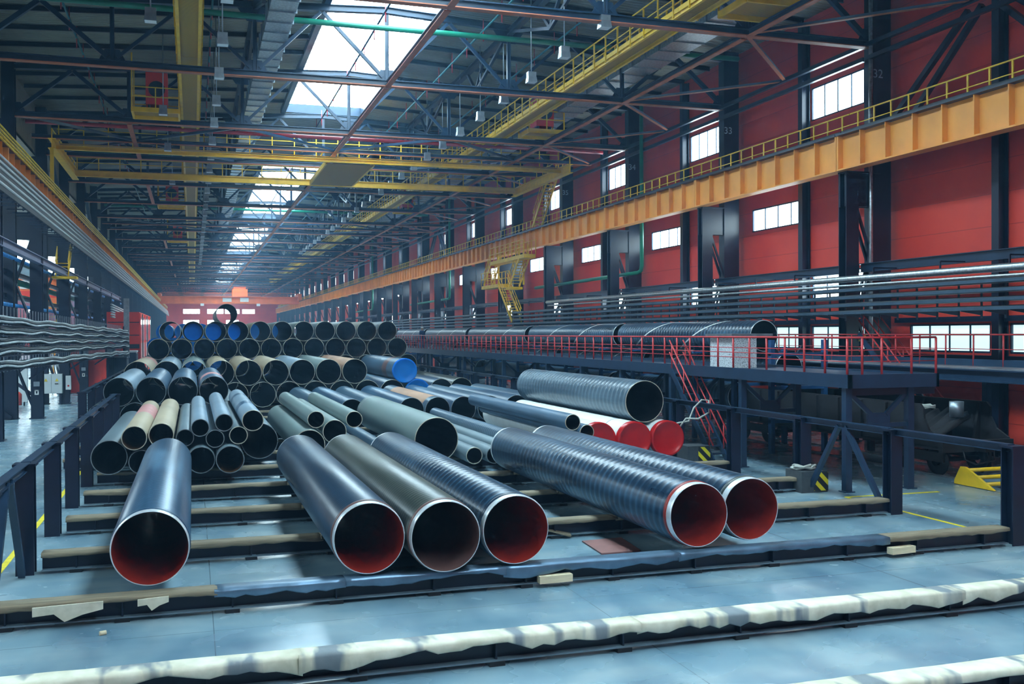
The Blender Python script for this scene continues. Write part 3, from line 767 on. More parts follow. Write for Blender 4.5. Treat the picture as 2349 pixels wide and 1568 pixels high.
pipe('dark coated pipe with red lining, first of the group of three in front', 2.82, 16.84, RZ+.625, 1.25, 11.9, 'coatdark', 'primer', 'steelend', 'coated_pipe', G1, sleeve='brownlin', n=72)
pipe('brownish coated pipe with dull brown lining, middle of the three in front', 4.08, 16.57, RZ+.625, 1.25, 11.9, 'coatbrown', 'brownlin', 'steelend', 'coated_pipe', G1, sleeve='brownlin', n=72)
pipe('black ridged coated pipe with red lining beside the brownish pipe in front', 5.39, 16.75, RZ+.625, 1.25, 11.9, 'coat', 'primer', 'steelend', 'coated_pipe', G1, sleeve='coat', n=72)
pipe('black ridged coated pipe of the front pair, red-brown ring behind its rim', 9.09, 16.96, RZ+.625, 1.25, 11.9, 'coat', 'primer', 'steelend', 'coated_pipe', G1, sleeve='primer', n=72)
pipe('black ridged coated pipe at the right of the front pair, mostly behind it', 10.36, 17.22, RZ+.625, 1.25, 11.9, 'coat', 'primer', 'steelend', 'coated_pipe', G1, sleeve='coatbrown', n=72)
G2 = 'mixed pipes behind the front pipes'
A = [  # X Y Z D L outer bore rim label extra
(-2.34,31.3,.93,1.01,11.7,'greyp','boredark','rimdark','wide dull grey pipe at the left end of the mixed heap',{}),
(-1.64,31,1.5,.71,11.7,'tan','borerust','rim','tan pipe with pale red band near its far end, on the mixed heap',dict(band=[(5.6,9.6,'pinkband')])),
(-.9,31,1.56,.71,11.7,'tan','borerust','rim','plain tan pipe next to the red-banded one on the mixed heap',{}),
(-1.46,31.2,RZ+.355,.71,11.7,'greyp','boredark','rimdark','dark-bored pipe under the red-banded tan pipe',{}),
(-.24,31.2,1.44,.52,11.7,'greyp','boredark','rimdark','narrow grey pipe beside the plain tan pipe, partly behind the front pipe',{}),
(.19,31,1.74,.53,11.7,'greylite','boredark','rimdark','narrow pale grey pipe on top, just right of the tan pipes',{}),
(.87,31,1.87,.53,11.7,'greylite','boredark','rimdark','narrow pale grey pipe on top with faint mark at its far end',{}),
(.61,31,1.4,.54,11.7,'greyp','boredark','rimdark','small pipe showing only its round end between two pale top pipes',{}),
(1.28,31,1.48,.54,11.7,'greyp','boredark','rim','small dark pipe below the pale banded top pipe',{}),
(1.7,31,1.91,.64,11.7,'greylite','boredark','rim','pale grey top pipe with blue-grey bands, rightmost of the left heap',dict(band=[(3.2,4.4,'bluegreyp'),(8.2,9.0,'bluegreyp')])),
(-.66,30.7,RZ+.395,.79,11.7,'greyp','boredark','rimdark','low pipe hidden behind the single front pipe between its neighbours',{}),
(.21,30.7,RZ+.4,.79,11.7,'greyp','boredark','rimdark','lowest pipe half hidden by the single front pipe, dark end',{}),
(1.02,30.5,RZ+.405,.81,11.7,'greyp','boredark','rimdark','lowest pipe just right of the single front pipe, brownish bore',dict(lining='borerust')),
(2.05,33.6,1.02,1.17,10.8,'greyp','boredark','rimdark','wide dark pipe end at the bottom between the two heaps',{}),
(3.54,32.6,RZ+.505,1.01,11.7,'olive','boredark','rim','wide olive grey pipe lying low behind the group of three',{}),
(3.8,33,1.71,.56,11.4,'olive','boredark','rim','narrow grey-green pipe on top of the wide olive pipe',{}),
(4.4,33,1.3,.78,11.4,'olive','boredark','rim','olive pipe wedged between two narrow top pipes',{}),
(5.04,33,1.68,.55,11.4,'olive','boredark','rim','narrow pipe on top ending beside the big olive pipe',{}),
(5.16,33,.69,.53,11.4,'coatsmall','boredark','rimdark','small pipe end low behind the middle front pipe',{}),
(5.9,33,.69,.54,11.4,'coatsmall','boredark','rimdark','small ridged pipe low against the big olive pipe',{}),
(7.34,31,RZ+.71,1.42,11.7,'olive','boredark','rim','very wide olive grey pipe with steel ring at its far end',dict(band=[(11.0,11.35,'rimdark')])),
(8.33,30.1,RZ+.265,.53,11.7,'greyp','boredark','rim','small grey pipe end low beside the very wide olive pipe',{}),
(8.95,30,RZ+.265,.53,11.7,'greyp','boredark','rimdark','small grey pipe passing behind the black front pair, low',{}),
(9.7,30.6,RZ+.265,.53,11.7,'greyp','boredark','rimdark','brown-grey small pipe second behind the black front pair',{}),
(10.15,31.4,.965,.53,11.7,'coatsmall','boredark','rimdark','small steel-blue ridged pipe with round end above the front pair',{}),
(10.85,30.5,RZ+.265,.53,11.7,'coatsmall','boredark','rimdark','small steel-blue ridged pipe behind the front pair, end hidden',{}),
(11.42,29.6,1.67,.52,11.7,'bluegreyp','boredark','rim','long slim blue-grey pipe lying on top near the white pipes',{}),
(11.82,29.4,1.36,.49,11.7,'bluegreyp','borerust','rim','slim pipe tucked beside the first red-capped white pipe',{}),
(12.56,30.2,RZ+.58,1.16,11.7,'white','boredark','rimdark','white pipe with red end cap, first of three, behind slim pipes',dict(fcap='redcap',rcap='redcap')),
(13.73,30,RZ+.58,1.16,11.7,'white','boredark','rimdark','white pipe with red end cap, middle of three under ridged pipe',dict(fcap='redcap',rcap='redcap',band=[(1.4,1.46,'greyp'),(9.6,9.66,'rope')])),
(14.92,30,RZ+.58,1.16,11.7,'white','boredark','rimdark','white pipe with red end cap, last of three by the fence',dict(fcap='redcap',rcap='redcap')),
(14.33,30.5,2.2,1.4,11.7,'coatgrey','boredark','rim','big grey ridged pipe resting on the red-capped white pipes',{}),
]
for a in A: pipe(a[8], *a[:8], group=G2, n=48 if a[3] > .6 else 36, **a[9])
# second rack row: short stack of four blue-grey pipes, a row of ridged pipes to the right
for i, (x, z) in enumerate([(-2.97, 2.09), (-1.7, 2.09), (-.42, 2.09), (.85, 2.09)]):
    pipe('blue-grey pipe on the upper layer of the second stack, %s from left' % ORD[i], x, 45, z, 1.22, 12, 'bluegreyp' if i else 'greylite', 'boredark', 'rimdark', group='second stack, upper layer', band=[(3, 5, 'pinkband')] if i == 3 else None)
for i, x in enumerate([-3.62, -2.34, -1.06, .22, 1.48]):
    pipe('big pipe on the bottom layer of the second stack, %s from the left fence' % ORD[i], x, 45, RZ+.61, 1.22, 12, 'greyp', 'boredark', 'rimdark', group='second stack, bottom layer', n=36)
for i, x in enumerate([5.5, 6.72, 7.98, 9.4, 10.62, 11.83, 13.1, 14.4, 15.65]):
    b = [(.8, 9.2, 'tanwarm')] if i == 4 else ([(5.2, 5.3, 'greyp')] if i == 2 else None)
    pipe('dark ridged pipe in the row behind the mixed heap, %s from left%s' % (ORD[i], '; pale brown' if i == 4 else ''), x, 44.6, RZ+.59, 1.18, 11.3, 'coatfine' if i % 2 else 'coatsmall', 'boredark', 'rimdark', 'coated_pipe', 'ridged pipe row', band=b, n=40)
# third rack row: tan pipes in two layers
OUT = ['tan', 'greylite', 'olive', 'tan', 'tan', 'tan', 'greylite', 'olive', 'tanwarm']
for i in range(9):
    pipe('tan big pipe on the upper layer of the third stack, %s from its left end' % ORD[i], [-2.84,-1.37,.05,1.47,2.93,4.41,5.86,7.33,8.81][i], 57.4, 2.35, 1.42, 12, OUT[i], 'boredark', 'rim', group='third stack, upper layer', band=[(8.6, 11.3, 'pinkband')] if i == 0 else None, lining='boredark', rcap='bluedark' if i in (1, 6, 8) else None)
pipe('dark pipe closed by a bright blue end cap, lying alone on the third stack', 11.72, 57.4, 2.34, 1.42, 12, 'bluegreyp', 'boredark', 'rimdark', 'capped_pipe', None, fcap='bluecap', band=[(2.2, 3.6, 'brownlin')])
for i in range(14):
    x = [-3.6,-2.13,-.68,.76,2.21,3.7,5.13,6.6,8.08,9.54,10.98,12.47,13.89,15.32][i]
    nm = 'big pipe on the bottom layer of the third stack, %s from its left end' % ORD[i]
    if i == 11: nm = 'bottom pipe of the third stack with blue end cap below the blue-capped pipe'
    pipe(nm, x, 57.4 if i < 13 else 58.2, RZ+.71, 1.42, 12, 'coatfine' if i in (10, 11, 12) else ('coatbrown' if i == 13 else 'greyp'), 'boredark', 'rim', group='third stack, bottom layer' if i != 11 else None, fcap='bluecap' if i == 11 else None, n=36)
# fourth rack row: the tall dark stack; blue caps sit in the far ends of some pipes
pz = [RZ+.7+1.188*i for i in range(4)]
for l, (x0, cnt, cap, nm) in enumerate([(-2.21, 12, (), 'bottom layer'), (-2.95, 13, (), 'second layer'), (-2.21, 12, range(0, 9), 'third layer'), (-1.46, 11, (1, 2, 3), 'top layer')]):
    for i in range(cnt):
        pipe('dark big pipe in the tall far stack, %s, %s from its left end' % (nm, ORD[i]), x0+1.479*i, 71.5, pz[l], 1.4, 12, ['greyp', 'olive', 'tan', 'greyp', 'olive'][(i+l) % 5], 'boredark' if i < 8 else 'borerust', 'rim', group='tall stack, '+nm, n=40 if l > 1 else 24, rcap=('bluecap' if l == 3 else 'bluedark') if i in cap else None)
pipe('single dark pipe lying on top of the tall far stack', 2.22, 71.2, pz[3]+1.19, 1.4, 12, 'coatbrown', 'boredark', 'rimdark', n=48)
# blue-capped pipes standing further back, seen through the open tubes
for i, x in enumerate((-3.0, -1.5, 0, 1.5, 3, 4.5, 6)):
    for l in range(4):
        pipe('blue-capped pipe behind the tall stack, %s layer, %s from left' % (ORD[l], ORD[i]), -3+1.479*i+.74*(l % 2), 90, RZ+.7+1.188*l, 1.4, 12, 'greyp', 'boredark', 'rimdark', 'capped_pipe', 'blue capped stack', fcap='bluecap', n=28)

# ------------------------------------------------------------------ rack beams on the floor with worn covers
RY = [16.93+3.822*j for j in range(-2, 18)]; RY[0] = 9.95
def cover(parent, x0, x1, y, mt, w, drop, amp, seg=.16):
    m = M(); n = max(4, int((x1-x0)/seg)); ph = random.random()*9; b = len(m.v)
    dz = 0; ed = 0; dl = 0
    for i in range(n+1):
        x = x0+(x1-x0)*i/n
        dz += random.uniform(-.5, .5)*amp; dz *= .7; ed += random.uniform(-1, 1)*amp; ed *= .75; dl += random.uniform(-1, 1)*drop*.5; dl *= .8
        z = RZ-.02; e = y-w-ed*.8
        prof = [(y+w+ed*.3, z+.0), (y-w*.3, z+.006+abs(dz)*.4), (e, z+.004+dz*.3), (e-.012, z-.03), (e-.014-abs(dz)*.5, z-.03-max(.02, drop+dl))]
        m.v += [(x, p, q) for p, q in prof] + [(x, p+.012, q-.016) for p, q in prof]
    for i in range(n):
        q = b+10*i
        for j in range(4):
            m.face((q+j, q+j+1, q+11+j, q+10+j), 0, True); m.face((q+5+j, q+15+j, q+16+j, q+6+j), 0, True)
        m.face((q, q+10, q+15, q+5)); m.face((q+4, q+9, q+19, q+14))
    for q in (b, b+10*n): 
        for j in range(4): m.face((q+j, q+5+j, q+6+j, q+j+1))
    return obj('beam_cover', m, MT[mt], parent)
for j, y in enumerate(RY):
    x0, x1 = (-2.74, 16.2) if j > 2 else ((-3.35, 16.2) if j == 2 else (-4.2, 17.6))
    if j > 6: x0 = -4.1
    t = thing('rack_beam', 'dark steel floor beam with worn cover, %s from the near end' % ORD[j], 'beam', ((x0+x1)/2, y, 0), 'pipe rack floor beams')
    m = M().box(x0, x1, y-.13, y+.13, .36, .38).box(x0, x1, y-.012, y+.012, .08, .36)
    obj('beam_section', m, MT['navy'], t); obj('bottom_flange', M().box(x0, x1, y-.15, y+.15, .06, .08), MT['dust'], t)
    for i in range(12):
        x = x0+.6+(x1-x0-1.2)*i/11
        obj('stiffener', M().box(x-.012, x+.012, y-.12, y-.012, .08, .36), MT['navy'], t)
        if j < 8: obj('foot_block', M().box(x-.11, x+.11, y-.17, y+.17, 0, .06), MT['black'], t)
    if j == 0: S = [(x0, x1, 'beige')]
    elif j == 1: S = [(x0, 1.3, 'beige'), (1.25, 6.0, 'beige'), (5.95, 11.6, 'beige'), (11.55, 17.6, 'beige')]
    elif j == 2: S = [(x0, .35, 'oldwood'), (.3, 2.4, 'sheet'), (2.35, 5.2, 'sheet'), (5.15, 8.6, 'sheet'), (8.55, 13.2, 'sheet'), (13.2, 16.2, 'oldwood')]
    else: S = [(x0, 2.5, 'oldwood'), (2.45, 9.0, 'oldwood'), (8.95, x1, 'oldwood')]
    for a, b, mt in S: cover(t, a, b, y, mt, .19, .13 if j == 1 else (.09 if mt == 'sheet' else .04), .05 if j < 2 else .025)
# small timbers on and under the covers
for x, y, z, l, w, h, rz, lab in ((6.1, 16.74, .08, .62, .16, .13, .02, 'pale timber block lying on the front beam flange left of centre'), (13.45, 16.72, .08, .6, .16, .13, .1, 'pale timber block lying on the front beam flange near its right end'),):
    o = obj('timber_block', M().box(-l/2, l/2, -w/2, w/2, 0, h), MT['wood'], None, (x, y-.02, z), rel=True); o.rotation_euler.z = rz; tag(o, lab, 'timber', 'timber blocks on the front beam')
for x, w, h, lab in ((-1.85, 1.0, .2, 'torn board scrap hanging over the front beam at its left end'), (-.62, .46, .15, 'small pale board scrap on the front beam under the single pipe')):
    y = 16.93-.235
    o = obj('board_scrap', M().prism([(x-w/2, y, .36), (x+w/2, y, .38), (x+w/2, y, .38-h*.6), (x+w*.2, y, .38-h*.9), (x-w*.05, y, .36-h*1.25), (x-w*.2, y, .36-h*.6), (x-w/2, y, .36-h*.7)], (0, -.03, 0)), MT['beige']); tag(o, lab, 'board')
tag(obj('paper_scrap', M().tube([(-1.36, 16.15, .03), (-1.27, 16.18, .03)], .035, 8), MT['wood']), 'small crumpled pale scrap on the floor before the front beam', 'scrap')
tag(obj('floor_plate', M().prism([(7.94, 20.06, .004), (8.88, 20.12, .004), (8.73, 18.79, .004), (7.86, 18.79, .004)], (0, 0, .03)), MT['brownplate']), 'brown square plate lying on the floor by the front pair of pipes', 'plate')
tag(obj('board_plank', M().bar((6.4, 21.2, RZ+.03), (7.9, 20.6, .06), .35, .03), MT['oldwood']), 'loose grey plank leaning on a floor beam behind the three front pipes', 'plank')

# ------------------------------------------------------------------ rack fences: posts with a top rail
def fence(x, ys, lab, s, zt=2.06, diag=None):
    t = thing('rack_fence', lab, 'fence', (x, ys[0], 0))
    for y in ys: obj('fence_post', M().box(x-.16, x+.16, y-.17, y-.14, 0, zt).box(x-.16, x+.16, y+.14, y+.17, 0, zt).box(x-.02, x+.02, y-.14, y+.14, 0, zt).box(x-.2, x+.2, y-.2, y+.2, zt-.02, zt+.03), MT['navy'], t)
    for a, b in zip(ys, ys[1:]): obj('top_rail', M().box(x-.09, x+.09, a+.05, b-.05, zt+.03, zt+.05).box(x-.012, x+.012, a+.05, b-.05, zt-.1, zt+.03).box(x-.06, x+.06, a+.05, b-.05, zt-.12, zt-.1), MT['navy2'], t)
    for (a, b) in (diag or []):
        obj('fence_brace', M().bar((x, a, zt-.08), (x+s*.02, b, .05), .12, .12), MT['navy2'], t)
    return t
fence(-3.02, RY[2:10], 'dark steel post fence along the left side of the front pipe rack', -1, diag=[(19.0, 20.4), (18.7, 17.4)])
fence(-4.45, [45.7+4.1*i for i in range(12)], 'dark steel post fence left of the second pipe stack and beyond', -1)
fence(16.45, RY[2:19], 'dark steel post fence along the right side of the pipe racks', 1, diag=[(22.9, 24.3), (22.6, 21.1)])
# ------------------------------------------------------------------ raised conveyor walkway with red railing
t = thing('conveyor_walkway', 'long raised dark blue walkway beside the black conveyor pipes', 'walkway', (18.8, 23.6, 0))
X0, X1, Y0, Y1 = 17.3, 20.3, 23.6, 112.0
obj('walkway_deck', M().box(X0+.05, X1-.05, Y0+.05, Y1, 3.2, 3.24), MT['navy2'], t)
m = M()
for x in (X0, X1-.09): m.box(x, x+.09, Y0, Y1, 2.92, 3.3)
obj('edge_beam', m, MT['navy2'], t)
obj('edge_beam', M().box(X0, X1, Y0, Y0+.09, 2.92, 3.3), MT['navy2'], t)
obj('cross_beam', M().box(X0+.2, X1+.1, Y0+.3, Y0+.5, 2.7, 2.92), MT['navy'], t)
for i, y in enumerate([23.95, 29.55, 34.7, 39.4, 44, 48.8, 56.5, 65.5, 75.4, 86, 97, 108]):
    for x in (X0+.16, X1-.75): obj('leg', M().box(x-.1, x+.1, y-.1, y+.1, 0, 2.92).box(x-.16, x+.16, y-.16, y+.16, 0, .03), MT['navy2'], t)
    xa, xb = X0+.26, X1-.85; xm = (xa+xb)/2
    obj('bent_brace', M().bar((xa, y, 2.75), (xm-.25, y, 2.15), .09, .12).bar((xb, y, 2.75), (xm+.25, y, 2.15), .09, .12).bar((xa, y, 1.85), (xb, y, 1.85), .09, .12), MT['navy2'], t)
    obj('brace_plate', M().box(xm-.38, xm+.38, y-.03, y+.03, 1.72, 2.2), MT['navy2'], t)
t = thing('walkway_railing', 'red tube railing along the raised conveyor walkway', 'railing', (X0, 23.6, 3.24))
for i in range(84): y = 23.78+1.03*i; obj('railing_post', M().tube([(X0+.05, y, 3.22), (X0+.05, y, 4.3)], .035, 8), MT['redrail'], t)
obj('handrail', M().tube([(X0+.05, 110.5, 4.33), (X0+.05, Y0+.06, 4.33), (X1-.06, Y0+.06, 4.33)], .032, 8), MT['redrail'], t)
for z in (3.66, 3.82, 3.98): obj('mid_rail', M().tube([(X0+.05, 110.5, z), (X0+.05, Y0+.06, z), (X1-.06, Y0+.06, z)], .013, 6), MT['redrail'], t)
for x in (X0+.45, X0+1.1, X1-.9, X1-.06): obj('railing_post', M().tube([(x, Y0+.06, 3.22), (x, Y0+.06, 4.32)], .035, 8), MT['redrail'], t)
# stair from walkway to floor and a second one behind
t = thing('walkway_stair', 'steep stair with red handrails from conveyor walkway down to the rack fence', 'stair', (16.9, 32, 0))
flight(t, (17.0, 34.0, 3.2), (17.0, 30.7, .05), .56, MT['navy2'], 13, MT['redrail'])
t = thing('walkway_stair', 'red railed stair going down beside the second conveyor beam near the red wall', 'stair', (25.0, 30, 0))
flight(t, (24.75, 33.2, 4.4), (24.75, 28.2, .1), .7, MT['navy2'], 15, MT['redrail'])
t = thing('control_box', 'perforated silver cabinet standing on the raised walkway', 'cabinet', (18.6, 32, 3.24))
obj('cabinet_body', M().box(18.1, 19.0, 31.2, 32.9, 3.24, 4.36), MT['perf'], t); obj('cabinet_lid', M().box(17.95, 19.6, 31.1, 33.0, 4.36, 4.44), MT['galv'], t)
# conveyor: pipes in three levels on blue frames
def cframe(y, lab):
    t = thing('support_trestle', lab, 'frame', (21.5, y, 0), 'conveyor frames')
    for x in (20.42, 22.7): obj('frame_post', M().box(x-.08, x+.08, y-.1, y+.1, 0, 4.2 if y < 33 else (3.9 if x > 21 else 3.2)), MT['bluesteel'], t)
    for z in (1.24, 2.48, 3.72): obj('frame_beam', M().box(20.34, 22.78, y-.08, y+.08, z-.12, z), MT['bluesteel'], t)
    for x, s in ((20.5, 1), (21.7, -1)): obj('cradle_arm', M().prism([(x-.1*s, y-.05, 3.72), (x+.2*s, y-.05, 3.72), (x-.02*s, y-.05, 4.0), (x-.12*s, y-.05, 4.0)], (0, .1, 0)), MT['navy'], t)
for i, y in enumerate([32.5, 35.2, 38.5, 44.8, 48.8, 54, 59.6, 63, 69, 74.5, 78, 84, 89.5, 94, 100, 103.5]): cframe(y, 'blue steel trestle carrying the black conveyor pipes, %s from near end' % ORD[i])
for i, (a, b) in enumerate([(34.1, 46.8), (47.4, 61.0), (61.8, 75.8), (76.7, 91.0), (92, 104.6)]):
    pipe('black strapped pipe on the conveyor top line, %s from the near end' % ORD[i], 21.1, a, 4.35, 1.22, b-a, 'coat', 'boredark', 'steelend', 'coated_pipe', 'conveyor top pipes', n=48, tape=[(1.2, .5, -3.2, 5.2), (6.0, .5, -3.2, 5.2)])
for i, (a, b) in enumerate([(33.4, 44.6), (45.2, 57.0), (57.7, 69.5), (70.3, 82), (83, 95)]):
    pipe('black strapped pipe on the conveyor middle line, %s from the near end' % ORD[i], 21.75, a, 3.1, 1.2, b-a, 'coat', 'boredark', 'steelend', 'coated_pipe', 'conveyor middle pipes', n=36, tape=[(.6, .5, -3.2, 5), (5.6, .5, -3.2, 5)])
for i, (a, b) in enumerate([(36.0, 47.5), (48.5, 60), (61, 72.5), (74, 86)]):
    pipe('black pipe on the conveyor bottom line below walkway level, %s from the near end' % ORD[i], 21.2, a, 1.86, 1.2, b-a, 'coat', 'boredark', 'steelend', 'coated_pipe', 'conveyor bottom pipes', n=36)
# second runway nearer the wall
t = thing('conveyor_runway', 'long dark blue runway beam with pale top near the red wall', 'beam', (23.6, 38, 0))
for x in (23.2, 25.0): obj('runway_beam', M().ibar((x, 14, 3.12), (x, 62, 3.12), .3, .38, .04), MT['navy2'], t)
obj('runway_deck', M().box(23.32, 24.9, 14, 62, 3.31, 3.34), MT['galv'], t)
for i in range(9): obj('runway_leg', M().box(24.3, 24.5, 14.5+i*5.8, 14.7+i*5.8, 0, 2.93), MT['navy2'], t)
obj('toe_plate', M().box(24.86, 24.9, 14, 62, 3.34, 3.56), MT['navy2'], t)
for i in range(24): y = 14.3+i*1.3; obj('railing_post', M().tube([(24.88, y, 3.34), (24.88, y, 4.36)], .03, 8), MT['redrail'], t)
obj('handrail', M().tube([(24.88, 14, 4.38), (24.88, 45, 4.38)], .03, 8), MT['redrail'], t)
obj('mid_rail', M().tube([(24.88, 14, 3.9), (24.88, 45, 3.9)], .014, 6), MT['redrail'], t)
# ------------------------------------------------------------------ rail wagon under the walkway
def wagon(ya, yb, lab, open_end):
    xa, xb = 21.55, 24.1
    t = thing('rail_wagon', lab, 'wagon', ((xa+xb)/2, ya, 0))
    # long sides with a curved cut at the open end
    for nm, x in (('side_wall', xa), ('side_wall', xb)):
        P = [(x, ya+2.4, .95), (x, yb, .95), (x, yb, 2.25), (x, ya+.9, 2.25)]
        if open_end: P += [(x, ya+.75, 2.1), (x, ya+.72, 1.8), (x, ya+.5, 1.45), (x, ya+.1, 1.25), (x, ya, 1.2), (x, ya, .95)]
        obj(nm, M().prism(P, (.07, 0, 0)), MT['wagon'], t)
    obj('wagon_floor', M().box(xa, xb+.07, ya, yb, .88, .98), MT['wagon'], t)
    obj('end_sill', M().box(xa-.02, xb+.1, ya-.12, ya+.05, .82, 1.16), MT['wagon'], t)
    for i in range(10):
        y = ya+1.2+i*(yb-ya-1.6)/9.0
        obj('side_rib', M().box(xa-.09, xa, y-.05, y+.05, .95, 2.2), MT['wagon'], t)
        obj('inner_rib', M().prism([(xb, y-.05, 1.0), (xb-.25, y-.05, 1.0), (xb-.02, y-.05, 2.2), (xb, y-.05, 2.2)], (0, .1, 0)), MT['wagon'], t)
    for yy in (ya+.75, ya+2.6, yb-2.6, yb-.75):
        w = M()
        for x in (22.1, 23.62): w.lathe([(-.07, .2), (-.07, .42), (-.02, .47), (.0, .5), (.03, .42), (.06, .2)], 28, axis='x', c=(x, yy, .5))
        obj('wheel_set', w.tube([(22.1, yy, .5), (23.62, yy, .5)], .08, 10), MT['wheel'], t)
    for s in (0, 1): obj('bogie_frame', M().box(21.95, 22.05, (ya+.35, yb-3.0)[s], (ya+3.0, yb-.35)[s], .45, .75).box(23.7, 23.8, (ya+.35, yb-3.0)[s], (ya+3.0, yb-.35)[s], .45, .75), MT['wagon'], t)
    obj('coupler', M().box(22.7, 23.0, ya-.6, ya, .85, 1.1), MT['wheel'], t)
    if open_end: obj('brake_hose', M().tube([(22.3, ya-.1, .9), (22.25, ya-.25, .6), (22.6, ya-.3, .45), (23.3, ya-.3, .55), (23.4, ya-.15, .9)], .025, 6), MT['black'], t)
    return t
wagon(25.0, 38.0, 'grimy black open rail wagon standing under the raised walkway', True)
m = M(); n = 26                             # crumpled dark sheet lying in the wagon
for i in range(n+1):
    y = 25.9+i*.11; h = 1.75+.22*abs(sin(i*.78))+.05*sin(i*2.1)
    for j in range(5): m.v.append((21.9+.45*j+.05*sin(i+j), y+.05*j, 1.05+(h-1.05)*(j/4)**1.1))
for i in range(n):
    for j in range(4): q = 5*i+j; m.face((q, q+5, q+6, q+1), 0, True)
o = obj('crumpled_sheet', m, MT['wagon']); so = o.modifiers.new('s', 'SOLIDIFY'); so.thickness = .02; tag(o, 'crumpled rusty dark sheet lying inside the open wagon', 'sheet')
tag(obj('wire_coil', M().tube([(23.0+.4*cos(a/6*2*pi)*(1+.05*sin(a*3)), 27.6+.5*sin(a/6*2*pi), 2.02+.05*sin(a*2.3)) for a in range(0, 25)], .025, 6), MT['rope']), 'loose wire coil lying on the wagon load', 'wire')
for y in (26.7,): tag(obj('metal_can', M().lathe([(0, .001), (0, .22), (.5, .22), (.5, .2), (.04, .19), (.04, .001)], 24, axis='z', c=(23.3, 26.3, 1.75)), MT['galv']), 'shiny metal can standing in the open wagon', 'can')
for i, x in enumerate((22.1, 23.62)): 
    m = M().box(x-.035, x+.035, 16, 60, .0, .05).box(x-.07, x+.07, 16, 60, 0, .015); struct('rail_track', m, MT['galv'])
t = thing('wheel_stop', 'yellow steel buffer stop with two side plates on the floor track', 'stop', (22.3, 23.3, 0))
for x in (21.35, 23.75): obj('stop_plate', M().prism([(x, 22.65, .02), (x, 24.2, .02), (x, 24.2, .12), (x, 23.95, .55), (x, 23.75, .55)], (.08, 0, 0)), MT['yellow'], t)
for y, z in ((23.82, .44), (23.5, .27), (23.15, .12)): obj('stop_tube', M().tube([(21.4, y, z), (23.77, y, z)], .06, 10), MT['yellow'], t)
# striped concrete blocks and ropes
for x, y, lab in ((16.5, 31.2, 'striped black and yellow concrete block beside the red-capped pipes'), (16.55, 24.55, 'striped black and yellow concrete block behind the fence under the rope')):
    t = thing('concrete_block', lab, 'block', (x, y, 0), 'striped blocks')
    a = .42
    obj('block_body', M().box(x-a, x+a, y-.4, y+.4, .0, .6), MT['conc'], t); obj('striped_panel', M().box(x-.02, x+a+.012, y-.412, y+.3, .05, .56), MT['stripes'], t)
m = [(16.45+.3*cos(i*.7)*(1+.2*sin(i*1.9)), 24.55+.28*sin(i*.7), .64+.004*i+.03*sin(i*2.3)) for i in range(26)]
tag(obj('rope_coil', M().tube(m, .035, 6), MT['rope']), 'coil of pale rope lying on the striped block behind the fence', 'rope')
tag(obj('rope_sling', M().tube([(15.2, 30.6, 1.35), (15.6, 30.5, 1.45), (15.9, 30.4, 1.5), (16.1, 30.4, 1.95), (16.35, 30.3, 2.22), (16.55, 30.2, 2.2), (16.5, 30.1, 1.8), (16.1, 30.1, 1.6), (15.7, 30.2, 1.62), (15.5, 30.3, 1.3)], .03, 6), MT['rope']), 'pale rope sling looped over the rack fence by the big ridged pipe', 'rope')
# ------------------------------------------------------------------ cable trays, pipes and beams along the red wall
t = thing('cable_tray_rack', 'four-tier black cable tray run along the red wall above the conveyor', 'cable tray', (24.5, 60, 5.2))
for i, z in enumerate((6.05, 5.76, 5.47, 5.18)):
    obj('tray', M().box(24.1, 24.14, 16, 128, z, z+.09).box(24.86, 24.9, 16, 128, z, z+.09).box(24.1, 24.9, 16, 128, z-.01, z), MT['traygrey'], t)
    m = M(); 
    for c in range(5):
        m.tube([(24.2+.14*c+.03*sin(k*1.7+c), 16+k*4, z+.08+.02*sin(k*2.1+c)) for k in range(29)], .055, 6)
    obj('cable_bundle', m, MT['cable'], t)
for k in range(56): y = 16.6+k*1.04; obj('tray_bracket', M().prism([(24.1, y, 5.14), (24.95, y, 5.02), (24.95, y, 5.17), (24.1, y, 5.17)], (0, .03, 0)).box(24.93, 24.97, y-.02, y+.05, 4.92, 6.15), MT['traygrey'], t)
tag(obj('insulated_pipe', M().tube([(25.0, 14, 6.5), (25.0, 70, 6.75)], .13, 14), MT['foil']), 'silver insulated pipe above the cable trays along the red wall', 'pipe')
tag(obj('insulated_pipe', M().tube([(25.08, 14, 6.24), (25.08, 70, 6.5)], .06, 10), MT['foil']), 'thinner silver pipe just under the insulated one', 'pipe')
p = None
for k in range(-2, 12):
    y = YK(k); lab = 'dark beam between red wall columns, %s span from the near end' % ORD[k+2]
    if p is None:
        p = thing('bridge_beam', lab, 'beam', (26.3, y, 6.9), 'pipe-bridge beams')
        obj('beam_body', M().ibar((26.2, y+.05, 7.1), (26.2, y+B-.05, 7.1), .24, .36, .03), MT['navy2'], p)
        for q in (.24, .5, .8): obj('pipe_hanger', M().bar((26.05, y+B*q, 6.95), (25.0, y+B*q, 6.95), .05).bar((25.0, y+B*q, 6.95), (25.0, y+B*q, 6.62), .05), MT['navy'], p)
    else: dup(p, Vector((26.3, y, 6.9)), lab)
for i, k in enumerate((1, 5, 9)):
    y = YK(k)+9.2; tag(obj('drain_pipe', M().tube([(26.3, y, 18.9), (26.3, y, 8.6), (26.3, y+.12, 8.3), (26.3, y+.5, 8.2), (26.28, y+20, 8.1)], .12, 12), MT['green']), 'green drain pipe turning along the red wall, %s from the near end' % ORD[i], 'pipe')
tag(obj('down_pipe', M().tube([(26.5, YK(0)-.3, 18.9), (26.5, YK(0)-.3, 0)], .08, 10), MT['foil']), 'silver down pipe behind column number 32', 'pipe')
